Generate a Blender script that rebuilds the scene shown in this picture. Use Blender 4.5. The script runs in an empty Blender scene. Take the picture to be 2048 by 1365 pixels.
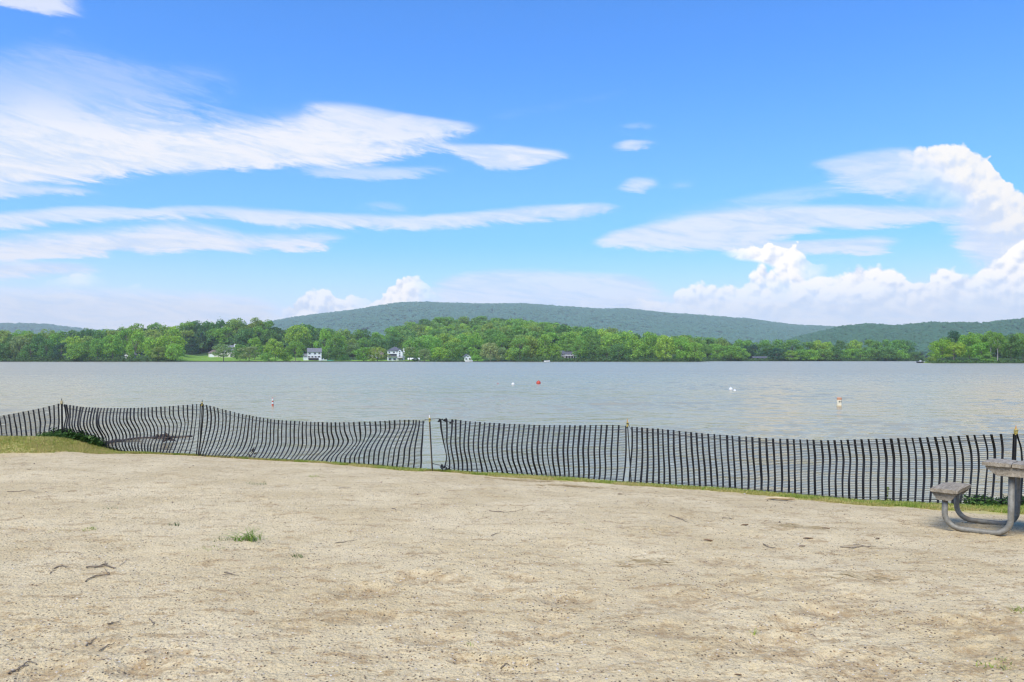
import bpy, bmesh, math, random
import numpy as np
from mathutils import Vector, Matrix, Euler

scene = bpy.context.scene
COL = scene.collection
R = math.radians

# ------------------------------------------------------------------ camera
F = 1500.0           # focal length in pixels of a 2048 px wide frame
HZ = 717.0           # row of the horizon in that frame
CAMZ = 1.7           # eye height (metres); beach near the table is about 0
WATER = -0.48        # level of the lake
cam_d = bpy.data.cameras.new('camera')
cam = bpy.data.objects.new('camera', cam_d)
COL.objects.link(cam)
cam.location = (0, 0, CAMZ)
cam.rotation_euler = (R(90), 0, 0)
cam_d.sensor_width = 36.0
cam_d.lens = 36.0 * F / 2048.0
cam_d.shift_y = (HZ - 682.5) / 2048.0
cam_d.clip_start = 0.05
cam_d.clip_end = 30000
scene.camera = cam

scene.view_settings.view_transform = 'Standard'
scene.view_settings.look = 'None'
scene.view_settings.exposure = 0.75
scene.view_settings.gamma = 1.0
scene.render.engine = 'CYCLES'
scene.cycles.max_bounces = 6
scene.cycles.diffuse_bounces = 3
scene.cycles.glossy_bounces = 2
scene.cycles.transmission_bounces = 3
scene.cycles.volume_bounces = 0
scene.cycles.use_denoising = True
scene.cycles.filter_width = 1.3

# ------------------------------------------------------------------ light
SUN_EL, SUN_AZ = 56.0, 205.0       # degrees; azimuth clockwise from +Y (behind, to the left)
sd = bpy.data.lights.new('sun', 'SUN')
sd.energy = 2.8
sd.angle = R(42)
sd.color = (1.0, 0.93, 0.80)
sun = bpy.data.objects.new('sun', sd)
COL.objects.link(sun)
_sv = Vector((math.sin(R(SUN_AZ)) * math.cos(R(SUN_EL)), math.cos(R(SUN_AZ)) * math.cos(R(SUN_EL)), math.sin(R(SUN_EL))))
sun.rotation_euler = _sv.to_track_quat('Z', 'Y').to_euler()
sun.location = (0, -20, 40)


class NT:
    """small helper that writes node graphs as expressions"""
    def __init__(s, tree):
        s.t = tree
        s.n = tree.nodes
        s.l = tree.links

    def node(s, typ, **kw):
        n = s.n.new(typ)
        for k, v in kw.items():
            setattr(n, k, v)
        return n

    def put(s, sock, v):
        if v is None:
            return
        if isinstance(v, bpy.types.NodeSocket):
            s.l.new(v, sock)
        else:
            if sock.type == 'RGBA' and len(v) == 3:
                v = (*v, 1)
            sock.default_value = v

    def m(s, op, a, b=None, c=None, clamp=False):
        n = s.n.new('ShaderNodeMath')
        n.operation = op
        n.use_clamp = clamp
        for i, v in enumerate((a, b, c)):
            s.put(n.inputs[i], v)
        return n.outputs[0]

    def vm(s, op, a, b=None):
        n = s.n.new('ShaderNodeVectorMath')
        n.operation = op
        s.put(n.inputs[0], a)
        if b is not None:
            s.put(n.inputs[1], b)
        return n.outputs[0]

    def ss(s, v, lo, hi):
        """smoothstep of v between lo and hi"""
        n = s.n.new('ShaderNodeMapRange')
        n.interpolation_type = 'SMOOTHSTEP'
        s.put(n.inputs[0], v)
        s.put(n.inputs[1], lo)
        s.put(n.inputs[2], hi)
        n.inputs[3].default_value = 0
        n.inputs[4].default_value = 1
        return n.outputs[0]

    def rng(s, v, lo, hi, a, b):
        n = s.n.new('ShaderNodeMapRange')
        n.clamp = True
        for i, x in enumerate((v, lo, hi, a, b)):
            s.put(n.inputs[i], x)
        return n.outputs[0]

    def mix(s, f, a, b, blend='MIX'):
        n = s.n.new('ShaderNodeMix')
        n.data_type = 'RGBA'
        n.blend_type = blend
        s.put(n.inputs[0], f)
        s.put(n.inputs[6], a)
        s.put(n.inputs[7], b)
        return n.outputs[2]

    def noise(s, vec, scale, detail=4, rough=0.5, dist=0.0, dim='3D'):
        n = s.n.new('ShaderNodeTexNoise')
        n.noise_dimensions = dim
        s.put(n.inputs['Vector'], vec)
        n.inputs['Scale'].default_value = scale
        n.inputs['Detail'].default_value = detail
        n.inputs['Roughness'].default_value = rough
        n.inputs['Distortion'].default_value = dist
        return n.outputs[0]

    def voro(s, vec, scale, feature='F1', out='Distance', rand=1.0):
        n = s.n.new('ShaderNodeTexVoronoi')
        n.feature = feature
        s.put(n.inputs['Vector'], vec)
        n.inputs['Scale'].default_value = scale
        n.inputs['Randomness'].default_value = rand
        return n.outputs[out]

    def xyz(s, x, y, z):
        n = s.n.new('ShaderNodeCombineXYZ')
        for i, v in enumerate((x, y, z)):
            s.put(n.inputs[i], v)
        return n.outputs[0]

    def sep(s, v):
        n = s.n.new('ShaderNodeSeparateXYZ')
        s.put(n.inputs[0], v)
        return n.outputs

    def curve(s, v, pts, handle='AUTO_CLAMPED'):
        n = s.n.new('ShaderNodeFloatCurve')
        cm = n.mapping
        cm.use_clip = False
        c = cm.curves[0]
        pts = sorted(pts)
        while len(c.points) < len(pts):
            c.points.new(0.5, 0.5)
        for p, (x, y) in zip(c.points, pts):
            p.location = (x, y)
            p.handle_type = handle
        cm.update()
        n.inputs['Factor'].default_value = 1.0
        s.put(n.inputs['Value'], v)
        return n.outputs[0]

    def ramp(s, v, stops):
        n = s.n.new('ShaderNodeValToRGB')
        e = n.color_ramp.elements
        while len(e) < len(stops):
            e.new(0.5)
        for el, (p, c) in zip(e, stops):
            el.position = p
            el.color = (*c, 1)
        s.put(n.inputs[0], v)
        return n.outputs[0]


# ------------------------------------------------------------------ sky
def build_sky():
    w = bpy.data.worlds.new('World')
    scene.world = w
    w.use_nodes = True
    w.node_tree.nodes.clear()
    g = NT(w.node_tree)
    tc = g.node('ShaderNodeTexCoord')
    d = tc.outputs['Generated']
    x, y, z = g.sep(d)
    az = g.m('ARCTAN2', x, y)
    el = g.m('ARCSINE', z)
    A0, AW, EW = -0.80, 1.60, 0.60
    U = g.m('MULTIPLY', g.m('SUBTRACT', az, A0), 1 / AW)
    E = g.m('MULTIPLY', el, 1 / EW)

    def ue(px, py):
        a = math.atan((px - 1024) / F)
        e = math.atan((HZ - py) / F * math.cos(a))
        return ((a - A0) / AW, e / EW)

    P = 1.0 / F / EW      # one photo pixel in units of E

    # clear sky: physical sky, pushed to the photograph's saturated blue
    sky = g.node('ShaderNodeTexSky')
    sky.sky_type = 'NISHITA'
    sky.sun_disc = False
    sky.sun_elevation = R(SUN_EL)
    sky.sun_rotation = R(SUN_AZ)
    sky.air_density = 1.0
    sky.dust_density = 0.3
    sky.ozone_density = 2.0
    base = g.mix(1.0, sky.outputs[0], SKY_TINT, 'MULTIPLY')
    lo = g.ss(el, 0.40, -0.02)
    lo2 = g.ss(el, 0.16, 0.0)
    base = g.mix(g.m('MULTIPLY', lo, 0.42), base, (2.45, 3.95, 6.1))
    base = g.mix(g.m('MULTIPLY', lo2, 0.86), base, (6.7, 6.7, 6.9))

    # coordinates for the streaks (stretched along the wind) and for the billows
    uv = g.xyz(az, el, 0.0)
    st = g.xyz(g.m('MULTIPLY_ADD', el, 1.0, az), g.m('MULTIPLY_ADD', az, 0.55, g.m('MULTIPLY', el, 4.6)), 0.0)
    n_str = g.noise(st, 6.5, 10, 0.70, 1.3)
    st2 = g.xyz(az, g.m('MULTIPLY_ADD', az, 0.5, g.m('MULTIPLY', el, 5.0)), 3.3)
    n_fine = g.noise(st2, 15, 9, 0.72, 1.0)
    n_big = g.noise(uv, 6.5, 4, 0.5, 0.0)

    def billow(v):
        """cauliflower relief: rounded cells on three scales"""
        nn = g.noise(v, 20, 6, 0.60, 0.0)
        vw = g.vm('ADD', v, g.xyz(g.m('MULTIPLY', nn, 0.022), g.m('MULTIPLY', nn, -0.018), 0.0))
        b1 = g.m('SUBTRACT', 0.45, g.voro(vw, 38, 'SMOOTH_F1'))
        b2 = g.m('SUBTRACT', 0.45, g.voro(vw, 85, 'F1'))
        b3 = g.m('SUBTRACT', 0.45, g.voro(vw, 190, 'F1'))
        h = g.m('MULTIPLY', g.m('SUBTRACT', nn, 0.5), 40.0)
        h = g.m('MULTIPLY_ADD', b1, 30.0, h)
        h = g.m('MULTIPLY_ADD', b2, 14.0, h)
        return g.m('MULTIPLY_ADD', b3, 4.0, h)
    B0 = billow(uv)
    B1 = billow(g.vm('ADD', uv, (-0.0030, 0.0062, 0.0)))
    wE = g.m('MULTIPLY', B0, P)
    emb = g.m('SUBTRACT', B0, B1)
    wU = g.m('MULTIPLY', g.m('SUBTRACT', g.noise(uv, 30, 5, 0.6, 0.0), 0.5), 0.022)
    sE = g.m('ADD', g.m('MULTIPLY', g.m('SUBTRACT', n_str, 0.5), 34 * P), g.m('MULTIPLY', g.m('SUBTRACT', n_fine, 0.5), 12 * P))
    Ec = g.m('SUBTRACT', E, wE)         # warped height for billows
    Uc = g.m('ADD', U, wU)
    Es = g.m('ADD', E, sE)

    def band(top, bot, soft_t, soft_b, opa, kind):
        uu, ee = (Uc, Ec) if kind == 'c' else (U, Es)
        pt = [ue(*p) for p in top]
        pb = [ue(*p) for p in bot]
        t = g.curve(uu, pt)
        b = g.curve(uu, pb)
        if kind == 's':
            soft_t, soft_b = soft_t * 1.5, soft_b * 1.5
            k = 9 if max(soft_t, soft_b) > 32 else 5
            t = g.m('ADD', t, k * P)
            b = g.m('SUBTRACT', b, k * P)
        a1 = g.ss(g.m('SUBTRACT', t, ee), 0.0, soft_t * P)
        a2 = g.ss(g.m('SUBTRACT', ee if kind != 'c' else E, b), 0.0, soft_b * P)
        a = g.m('MULTIPLY', a1, a2)
        ends = (top[0][0], top[-1][0])
        if ends[0] > -60:
            u0 = ue(ends[0], 400)[0]
            a = g.m('MULTIPLY', a, g.ss(uu, u0 - 0.004, u0 + 0.03))
        if ends[1] < 2060:
            u1 = ue(ends[1], 400)[0]
            a = g.m('MULTIPLY', a, g.ss(uu, u1 + 0.004, u1 - 0.03))
        return a, opa, t, b

    cir = [
        # (top, bottom, soft top, soft bottom, opacity)
        ([(-100, 150), (0, 150), (100, 140), (200, 165), (300, 178), (400, 190), (470, 196), (560, 200), (640, 190), (700, 196), (800, 218), (900, 236), (995, 252)],
         [(-100, 378), (0, 376), (100, 372), (200, 366), (300, 356), (400, 350), (480, 342), (560, 338), (640, 340), (720, 334), (800, 322), (880, 306), (995, 264)], 85, 24, 1.0),
        ([(-100, 260), (0, 255), (150, 240), (300, 235), (450, 245), (600, 232), (760, 225)], [(-100, 372), (0, 370), (150, 362), (300, 348), (450, 338), (600, 325), (760, 312)], 50, 26, 0.95),
        ([(-100, 90), (0, 70), (120, 60), (260, 92), (400, 112), (520, 140)],
         [(-100, 330), (0, 330), (120, 330), (260, 300), (400, 250), (520, 230)], 60, 90, 0.34),
        ([(600, 195), (700, 205), (800, 222), (900, 236), (985, 250)], [(600, 262), (700, 285), (800, 290), (900, 278), (985, 262)], 16, 20, 0.8),
        ([(820, 285), (880, 288), (930, 287), (1000, 286), (1080, 294), (1165, 306)],
         [(820, 300), (880, 306), (940, 330), (1000, 352), (1080, 338), (1165, 313)], 14, 14, 0.95),
        ([(560, 340), (650, 332), (760, 330), (880, 330), (930, 328)], [(560, 352), (650, 366), (740, 366), (850, 352), (930, 340)], 16, 16, 0.55),
        ([(-100, 366), (0, 368), (100, 371), (220, 376)], [(-100, 402), (0, 400), (100, 396), (220, 388)], 12, 12, 0.75),
        ([(-100, 424), (0, 422), (150, 410), (300, 412), (450, 410), (600, 420), (750, 428), (900, 424), (1050, 412), (1150, 405), (1260, 403)],
         [(-100, 466), (0, 464), (150, 450), (300, 442), (450, 444), (600, 456), (700, 461), (800, 463), (950, 457), (1100, 448), (1200, 438), (1260, 420)], 14, 14, 0.80),
        ([(-100, 468), (0, 462), (130, 452), (270, 442), (360, 434), (420, 440), (500, 458), (600, 458), (710, 456)],
         [(-100, 522), (0, 518), (130, 511), (270, 505), (400, 502), (550, 501), (640, 494), (710, 478)], 34, 12, 0.95),
        ([(-100, 516), (0, 520), (60, 518), (140, 522), (235, 530)], [(-100, 566), (0, 562), (100, 558), (170, 552), (235, 545)], 16, 14, 0.85),
        ([(1170, 472), (1240, 455), (1330, 436), (1420, 421), (1540, 409), (1650, 406), (1800, 410), (1950, 412), (2100, 405)],
         [(1170, 492), (1260, 500), (1400, 507), (1500, 506), (1560, 485), (1640, 464), (1720, 466), (1800, 457), (1920, 446), (2100, 455)], 16, 16, 0.82),
        ([(1480, 482), (1620, 479), (1700, 474), (1760, 471), (1822, 470)], [(1480, 508), (1640, 509), (1760, 507), (1822, 494)], 12, 12, 0.80),
        ([(1585, 325), (1650, 318), (1720, 304), (1800, 295), (1870, 297)], [(1585, 345), (1640, 362), (1680, 376), (1730, 392), (1780, 410), (1870, 428)], 18, 30, 0.72),
        ([(1250, 432), (1400, 405), (1500, 384), (1620, 366), (1740, 356)], [(1250, 455), (1400, 440), (1500, 428), (1650, 400), (1740, 384)], 30, 30, 0.38),
        ([(840, 565), (930, 543), (1050, 536), (1150, 540), (1270, 548), (1340, 560)], [(840, 660), (1340, 660)], 22, 20, 0.65),
        ([(-100, 552), (0, 560), (200, 565), (400, 575), (580, 592)], [(-100, 690), (580, 690)], 34, 20, 0.75),
        ([(1205, 288), (1260, 279), (1325, 277)], [(1205, 302), (1260, 305), (1325, 294)], 9, 9, 0.7),
        ([(1215, 250), (1330, 246)], [(1215, 266), (1330, 263)], 9, 9, 0.4),
        ([(1220, 372), (1270, 352), (1330, 350)], [(1220, 388), (1270, 392), (1330, 380)], 12, 12, 0.7),
        ([(1325, 358), (1400, 356)], [(1325, 382), (1400, 382)], 12, 12, 0.45),
        ([(-100, -60), (0, -60), (80, -40), (175, -20)], [(-100, 8), (0, 14), (80, 30), (175, 48)], 12, 16, 0.75),
        ([(95, 46), (175, 46)], [(95, 74), (175, 72)], 14, 14, 0.5),
        ([(1180, 600), (1400, 560), (1700, 540), (2100, 520)], [(1180, 690), (2100, 690)], 60, 20, 0.55),
        ([(1860, 425), (1940, 400), (2000, 380), (2100, 370)], [(1860, 470), (1940, 540), (1975, 560), (2100, 590)], 40, 40, 0.85),
        ([(700, 402), (830, 405)], [(700, 424), (830, 430)], 12, 12, 0.35),
        ([(960, 225), (1100, 205), (1280, 168)], [(960, 245), (1100, 222), (1280, 186)], 14, 14, 0.05),
    ]
    inv = invo = None
    for c in cir:
        a, o_, _, _ = band(*c, 's')
        i = g.m('SUBTRACT', 1.0, a)
        j = g.m('MULTIPLY_ADD', a, -o_, 1.0)
        inv = i if inv is None else g.m('MULTIPLY', inv, i)
        invo = j if invo is None else g.m('MULTIPLY', invo, j)
    M = g.m('SUBTRACT', 1.0, inv)
    O = g.m('DIVIDE', g.m('SUBTRACT', 1.0, invo), g.m('MAXIMUM', M, 0.001))
    nz = g.m('ADD', g.m('MULTIPLY', g.m('SUBTRACT', n_str, 0.5), 2.0), g.m('MULTIPLY', g.m('SUBTRACT', n_fine, 0.5), 1.5))
    ca = g.ss(g.m('ADD', M, g.m('MULTIPLY', nz, g.m('MULTIPLY_ADD', M, -0.42, 1.0))), -0.10, 0.98)
    ca = g.m('MULTIPLY', ca, g.ss(M, 0.0, 0.40))
    ca = g.m('MULTIPLY', ca, O, clamp=True)
    shade = g.ss(g.m('ADD', n_str, g.m('MULTIPLY', g.m('SUBTRACT', n_fine, 0.5), 0.7)), 0.34, 0.62)
    ccol = g.mix(shade, (4.3, 5.0, 6.0), (5.9, 5.9, 6.1))
    col = g.mix(g.m('MULTIPLY', ca, 0.97), base, ccol)

    cum = [
        ([(1760, 345), (1792, 318), (1800, 302), (1830, 296), (1880, 286), (1920, 291), (1960, 304), (1985, 317), (2000, 345), (2015, 370), (2040, 382), (2150, 385)],
         [(1760, 365), (1800, 395), (1850, 440), (1900, 470), (2000, 560), (2150, 580)], 7, 120, 1.0),
        ([(520, 655), (540, 622), (590, 606), (605, 587), (630, 578), (665, 580), (672, 592), (700, 587), (730, 592), (760, 615)], [(520, 700), (760, 700)], 7, 40, 0.75),
        ([(700, 630), (735, 608), (768, 584), (775, 566), (790, 562), (815, 551), (840, 555), (850, 568), (860, 578), (880, 604)], [(700, 680), (880, 680)], 4, 50, 0.95),
        ([(866, 600), (880, 588), (900, 586), (918, 600)], [(866, 640), (918, 640)], 4, 30, 0.85),
        ([(236, 575), (262, 562), (285, 558), (312, 572)], [(236, 582), (312, 582)], 5, 9, 0.9),
        ([(84, 568), (130, 552), (180, 552), (212, 566)], [(84, 580), (212, 580)], 9, 14, 0.7),
        ([(1140, 612), (1165, 602), (1195, 612)], [(1140, 640), (1195, 640)], 5, 20, 0.7),
        ([(1436, 508), (1450, 500), (1480, 498), (1540, 497), (1580, 489), (1600, 500), (1640, 510), (1668, 524)],
         [(1436, 510), (1480, 524), (1520, 528), (1560, 545), (1620, 575), (1668, 530)], 4, 10, 1.0),
        ([(1245, 630), (1262, 592), (1285, 586), (1302, 600), (1345, 592), (1360, 575), (1430, 569), (1475, 572), (1498, 545), (1520, 535), (1560, 540), (1600, 545), (1650, 540), (1700, 546), (1710, 530), (1740, 526), (1780, 532), (1815, 545), (1835, 572), (1850, 546), (1870, 532), (1905, 530), (1912, 541), (1950, 540), (1965, 528), (1990, 524), (2010, 496), (2040, 470), (2150, 455)],
         [(1245, 660), (1400, 660), (1600, 662), (2150, 655)], 9, 110, 1.0),
    ]
    for ci, c in enumerate(cum):
        lit = (6.4, 6.25, 6.05) if ci == 0 else (7.6, 7.3, 6.9)
        a, o_, t, b = band(*c, 'c')
        thin = g.ss(g.m('ADD', g.m('MULTIPLY', B0, 0.016), g.m('MULTIPLY', g.m('SUBTRACT', n_big, 0.5), 1.6)), -0.62, -0.05)
        a = g.m('MULTIPLY', a, g.m('MULTIPLY', g.m('MULTIPLY_ADD', thin, 0.55, 0.45), o_))
        # lit crowns, blue-grey in the folds and towards the base
        depth = g.m('DIVIDE', g.m('SUBTRACT', t, E), 90 * P)
        sh = g.m('MULTIPLY_ADD', emb, -0.068, g.m('MULTIPLY', depth, 0.42))
        sh = g.m('MULTIPLY_ADD', g.m('SUBTRACT', n_big, 0.5), 1.2, sh)
        sh = g.ss(sh, -0.10, 0.95)
        kc = g.mix(sh, lit, (4.4, 5.0, 6.0))
        col = g.mix(a, col, kc)

    bg = g.node('ShaderNodeBackground')
    g.put(bg.inputs[0], col)
    bg.inputs[1].default_value = 0.10
    out = g.node('ShaderNodeOutputWorld')
    g.l.new(bg.outputs[0], out.inputs[0])
    w.cycles.sampling_method = 'MANUAL'
    w.cycles.sample_map_resolution = 1024


SKY_TINT = (0.40, 0.94, 1.58)
build_sky()


# ------------------------------------------------------------------ helpers
def W(px, py, Y):
    """a point of the place from where it stands in the photograph and its distance"""
    return np.array([(px - 1024) / F * Y, Y, CAMZ - (py - HZ) / F * Y])


_rng0 = np.random.RandomState(7)
_perm = _rng0.permutation(256)
_perm = np.concatenate([_perm, _perm, _perm])
_grad = _rng0.rand(256) * 2 * np.pi
_gx, _gy = np.cos(_grad), np.sin(_grad)


def perlin(x, y, seed=0):
    x = np.asarray(x, float) + seed * 17.31
    y = np.asarray(y, float) + seed * 9.77
    xi = np.floor(x).astype(int)
    yi = np.floor(y).astype(int)
    xf, yf = x - xi, y - yi
    u = xf * xf * xf * (xf * (xf * 6 - 15) + 10)
    v = yf * yf * yf * (yf * (yf * 6 - 15) + 10)
    xi &= 255
    yi &= 255
    def gr(a, b, dx, dy):
        h = _perm[_perm[a] + b]
        return _gx[h] * dx + _gy[h] * dy
    n00 = gr(xi, yi, xf, yf)
    n10 = gr((xi + 1) & 255, yi, xf - 1, yf)
    n01 = gr(xi, (yi + 1) & 255, xf, yf - 1)
    n11 = gr((xi + 1) & 255, (yi + 1) & 255, xf - 1, yf - 1)
    return (n00 * (1 - u) + n10 * u) * (1 - v) + (n01 * (1 - u) + n11 * u) * v


def fbm(x, y, oct=4, seed=0, gain=0.5):
    s, a = 0, 1.0
    for o in range(oct):
        s = s + a * perlin(x * 2 ** o, y * 2 ** o, seed + o)
        a *= gain
    return s


def sstep(a, b, x):
    t = np.clip((np.asarray(x, float) - a) / (b - a), 0, 1)
    return t * t * (3 - 2 * t)


def mesh_np(name, verts, faces, smooth=False):
    """faces: (n,3) or (n,4) array, or a list of such arrays"""
    me = bpy.data.meshes.new(name)
    verts = np.asarray(verts, np.float32)
    if not isinstance(faces, list):
        faces = [faces]
    faces = [np.asarray(f, np.int32) for f in faces if len(f)]
    nl = sum(f.size for f in faces)
    npoly = sum(len(f) for f in faces)
    me.vertices.add(len(verts))
    me.vertices.foreach_set('co', verts.ravel())
    me.loops.add(nl)
    me.loops.foreach_set('vertex_index', np.concatenate([f.ravel() for f in faces]))
    me.polygons.add(npoly)
    tot = np.concatenate([np.full(len(f), f.shape[1], np.int32) for f in faces])
    start = np.concatenate([[0], np.cumsum(tot)[:-1]]).astype(np.int32)
    me.polygons.foreach_set('loop_start', start)
    me.polygons.foreach_set('loop_total', tot)
    me.polygons.foreach_set('use_smooth', np.full(npoly, smooth))
    me.update(calc_edges=True)
    me.validate()
    return me


def link(name, me, mat=None, parent=None, loc=None):
    o = bpy.data.objects.new(name, me)
    COL.objects.link(o)
    if mat is not None and me is not None and len(me.materials) == 0:
        me.materials.append(mat)
    if parent is not None:
        o.parent = parent
    if loc is not None:
        o.location = loc
    return o


def tag(o, label=None, cat=None, group=None, kind=None):
    if label:
        o['label'] = label
    if cat:
        o['category'] = cat
    if group:
        o['group'] = group
    if kind:
        o['kind'] = kind
    return o


def empty(name, loc, label=None, cat=None, group=None, rz=0):
    o = bpy.data.objects.new(name, None)
    o.empty_display_size = 0.2
    COL.objects.link(o)
    o.location = loc
    o.rotation_euler = (0, 0, rz)
    tag(o, label, cat, group)
    return o


class MB:
    """collects simple shapes into one mesh"""
    def __init__(s):
        s.v, s.f = [], []
        s.n = 0

    def add(s, verts, faces):
        verts = [tuple(float(c) for c in v) for v in verts]
        s.f += [tuple(i + s.n for i in f) for f in faces]
        s.v += verts
        s.n += len(verts)

    def box(s, x0, y0, z0, x1, y1, z1):
        v = [(x0, y0, z0), (x1, y0, z0), (x1, y1, z0), (x0, y1, z0), (x0, y0, z1), (x1, y0, z1), (x1, y1, z1), (x0, y1, z1)]
        s.add(v, [(0, 3, 2, 1), (4, 5, 6, 7), (0, 1, 5, 4), (1, 2, 6, 5), (2, 3, 7, 6), (3, 0, 4, 7)])

    def prism(s, poly, axis, a, b):
        """extrude a 2-D outline (counter-clockwise) between a and b along an axis"""
        n = len(poly)
        def p(q, t):
            return {'x': (t, q[0], q[1]), 'y': (q[0], t, q[1]), 'z': (q[0], q[1], t)}[axis]
        v = [p(q, a) for q in poly] + [p(q, b) for q in poly]
        f = [tuple(range(n)), tuple(range(2 * n - 1, n - 1, -1))]
        f += [(i, n + i, n + (i + 1) % n, (i + 1) % n) for i in range(n)]
        s.add(v, f)

    def tube(s, path, rad, seg=8, cap=True):
        path = [np.array(p, float) for p in path]
        rads = rad if hasattr(rad, '__len__') else [rad] * len(path)
        rings = []
        up = None
        for i, p in enumerate(path):
            t = path[min(i + 1, len(path) - 1)] - path[max(i - 1, 0)]
            t = t / (np.linalg.norm(t) + 1e-12)
            if up is None:
                a = np.array([0, 0, 1.0]) if abs(t[2]) < 0.9 else np.array([1.0, 0, 0])
                up = np.cross(t, a)
            up = up - t * np.dot(up, t)
            up /= np.linalg.norm(up) + 1e-12
            w = np.cross(t, up)
            rings.append([p + rads[i] * (math.cos(2 * math.pi * k / seg) * up + math.sin(2 * math.pi * k / seg) * w) for k in range(seg)])
        v = [q for r in rings for q in r]
        f = []
        for i in range(len(path) - 1):
            for k in range(seg):
                a, b = i * seg + k, i * seg + (k + 1) % seg
                f.append((a, b, b + seg, a + seg))
        if cap:
            f.append(tuple(range(seg - 1, -1, -1)))
            f.append(tuple(len(v) - seg + k for k in range(seg)))
        s.add(v, f)

    def lathe(s, prof, seg=20, c=(0, 0, 0)):
        v, f = [], []
        for r, z in prof:
            for k in range(seg):
                a = 2 * math.pi * k / seg
                v.append((c[0] + r * math.cos(a), c[1] + r * math.sin(a), c[2] + z))
        for i in range(len(prof) - 1):
            for k in range(seg):
                a, b = i * seg + k, i * seg + (k + 1) % seg
                f.append((a, b, b + seg, a + seg))
        f.append(tuple(range(seg - 1, -1, -1)))
        f.append(tuple((len(prof) - 1) * seg + k for k in range(seg)))
        s.add(v, f)

    def mesh(s, name, smooth=False):
        me = bpy.data.meshes.new(name)
        me.from_pydata(s.v, [], s.f)
        me.validate()
        me.update()
        if smooth:
            for p in me.polygons:
                p.use_smooth = True
        return me

    def build(s, name, mat, parent=None, smooth=False, bevel=0):
        me = s.mesh(name, smooth)
        if bevel:
            bm = bmesh.new()
            bm.from_mesh(me)
            bmesh.ops.bevel(bm, geom=list(bm.edges), offset=bevel, segments=2, affect='EDGES', profile=0.6)
            bm.to_mesh(me)
            bm.free()
        return link(name, me, mat, parent)


MATS = {}


def mat_begin(name):
    m = bpy.data.materials.new(name)
    m.use_nodes = True
    g = NT(m.node_tree)
    b = g.n['Principled BSDF']
    MATS[name] = m
    return m, g, b


def simple(name, col, rough=0.6, var=0.15, scale=4.0, metal=0.0, bump=0.0, spec=0.5):
    """plain painted / plastic surface with a little uneven tone and grain"""
    m, g, b = mat_begin(name)
    tc = g.node('ShaderNodeTexCoord')
    n = g.noise(tc.outputs['Object'], scale, 5, 0.6)
    c = np.array(col)
    g.put(b.inputs['Base Color'], g.mix(g.ss(n, 0.3, 0.7), tuple(np.clip(c * (1 - var), 0, 1)), tuple(np.clip(c * (1 + var), 0, 1))))
    g.put(b.inputs['Roughness'], rough)
    g.put(b.inputs['Metallic'], metal)
    g.put(b.inputs['Specular IOR Level'], spec)
    if bump:
        bp = g.node('ShaderNodeBump')
        bp.inputs['Strength'].default_value = bump
        bp.inputs['Distance'].default_value = 0.01
        g.put(bp.inputs['Height'], g.noise(tc.outputs['Object'], scale * 8, 4, 0.6))
        g.l.new(bp.outputs[0], b.inputs['Normal'])
    return m


# ------------------------------------------------------------------ where the fence and the water's edge run
FX = np.array([-700, -300, 0, 123, 203, 300, 403, 500, 620, 740, 845, 885, 960, 1060, 1160, 1256, 1350, 1450, 1560, 1671, 1811, 1930, 2030, 2200, 2500, 2900], float)
FY = np.array([16.4, 16.0, 15.9, 15.9, 16.2, 16.2, 15.8, 15.3, 14.8, 14.35, 13.75, 13.6, 13.35, 13.05, 12.7, 12.3, 12.0, 11.7, 11.3, 10.9, 10.6, 10.4, 10.35, 10.35, 10.4, 10.6])
FXW = (FX - 1024) / F * FY       # world X of those stations


def fence_y_px(px):
    return np.interp(px, FX, FY)


def fence_y(x):
    return np.interp(x, FXW, FY)


def beach_base(x, y):
    d = fence_y(x) - y
    z = -0.36 + 0.48 * np.tanh(np.maximum(d, 0) / 4.3)
    # behind the fence the bank drops into the lake
    z = z - 0.42 * sstep(0.10, 0.75, -d) - 0.9 * sstep(0.6, 5, -d)
    # grassy bank at the left end
    m = sstep(-8.3, -9.6, x) * sstep(2.3, 0.3, d) * sstep(-0.75, -0.30, d)
    z = z + 0.37 * m
    return z


# disturbed patches of sand: photo column, row, half width (m), depth (m)
DIGS = [(835, 1160, .20, .05), (730, 1185, .20, .05), (762, 1232, .16, .04), (905, 1165, .13, .03), (980, 1185, .12, .03),
        (1040, 1158, .13, .03), (1130, 1195, .18, .05), (1100, 1240, .14, .03), (870, 1276, .16, .04), (930, 1320, .09, .04),
        (975, 1325, .08, .04), (1036, 1328, .07, .05), (700, 1240, .14, .03), (295, 1345, .15, .05), (105, 1355, .17, .04), (30, 1268, .1, .03),
        (165, 1258, .10, .02), (590, 1255, .11, .03), (345, 1318, .10, .03), (1590, 1250, .16, .05), (1645, 1222, .17, .05),
        (1700, 1195, .15, .03), (1880, 1245, .15, .04), (1980, 1250, .20, .06), (1560, 1300, .25, .05), (1690, 1215, .2, .04),
        (1440, 1120, .2, .03), (1580, 1148, .16, .03), (1760, 1155, .2, .03), (1950, 1305, .12, .04), (1715, 1340, .3, .06), (1480, 1185, .14, .03),
        (1350, 1205, .3, .03), (1580, 1255, .1, .04), (200, 1300, .13, .02), (540, 1098, .08, .02), (60, 1060, .15, .02), (205, 1080, .09, .02), (640, 1135, .1, .02), (1120, 1085, .16, .02),
        (1340, 1052, .12, .02), (1720, 1090, .16, .02), (1510, 1155, .14, .02), (1100, 1275, .1, .03), (1330, 1265, .18, .03), (1620, 1170, .2, .025)]
DIGW = []
for _px, _py, _r, _d in DIGS:
    _y = 1.60 * F / (_py - HZ)
    DIGW.append(((_px - 1024) / F * _y, _y, _r, _d))


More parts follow.
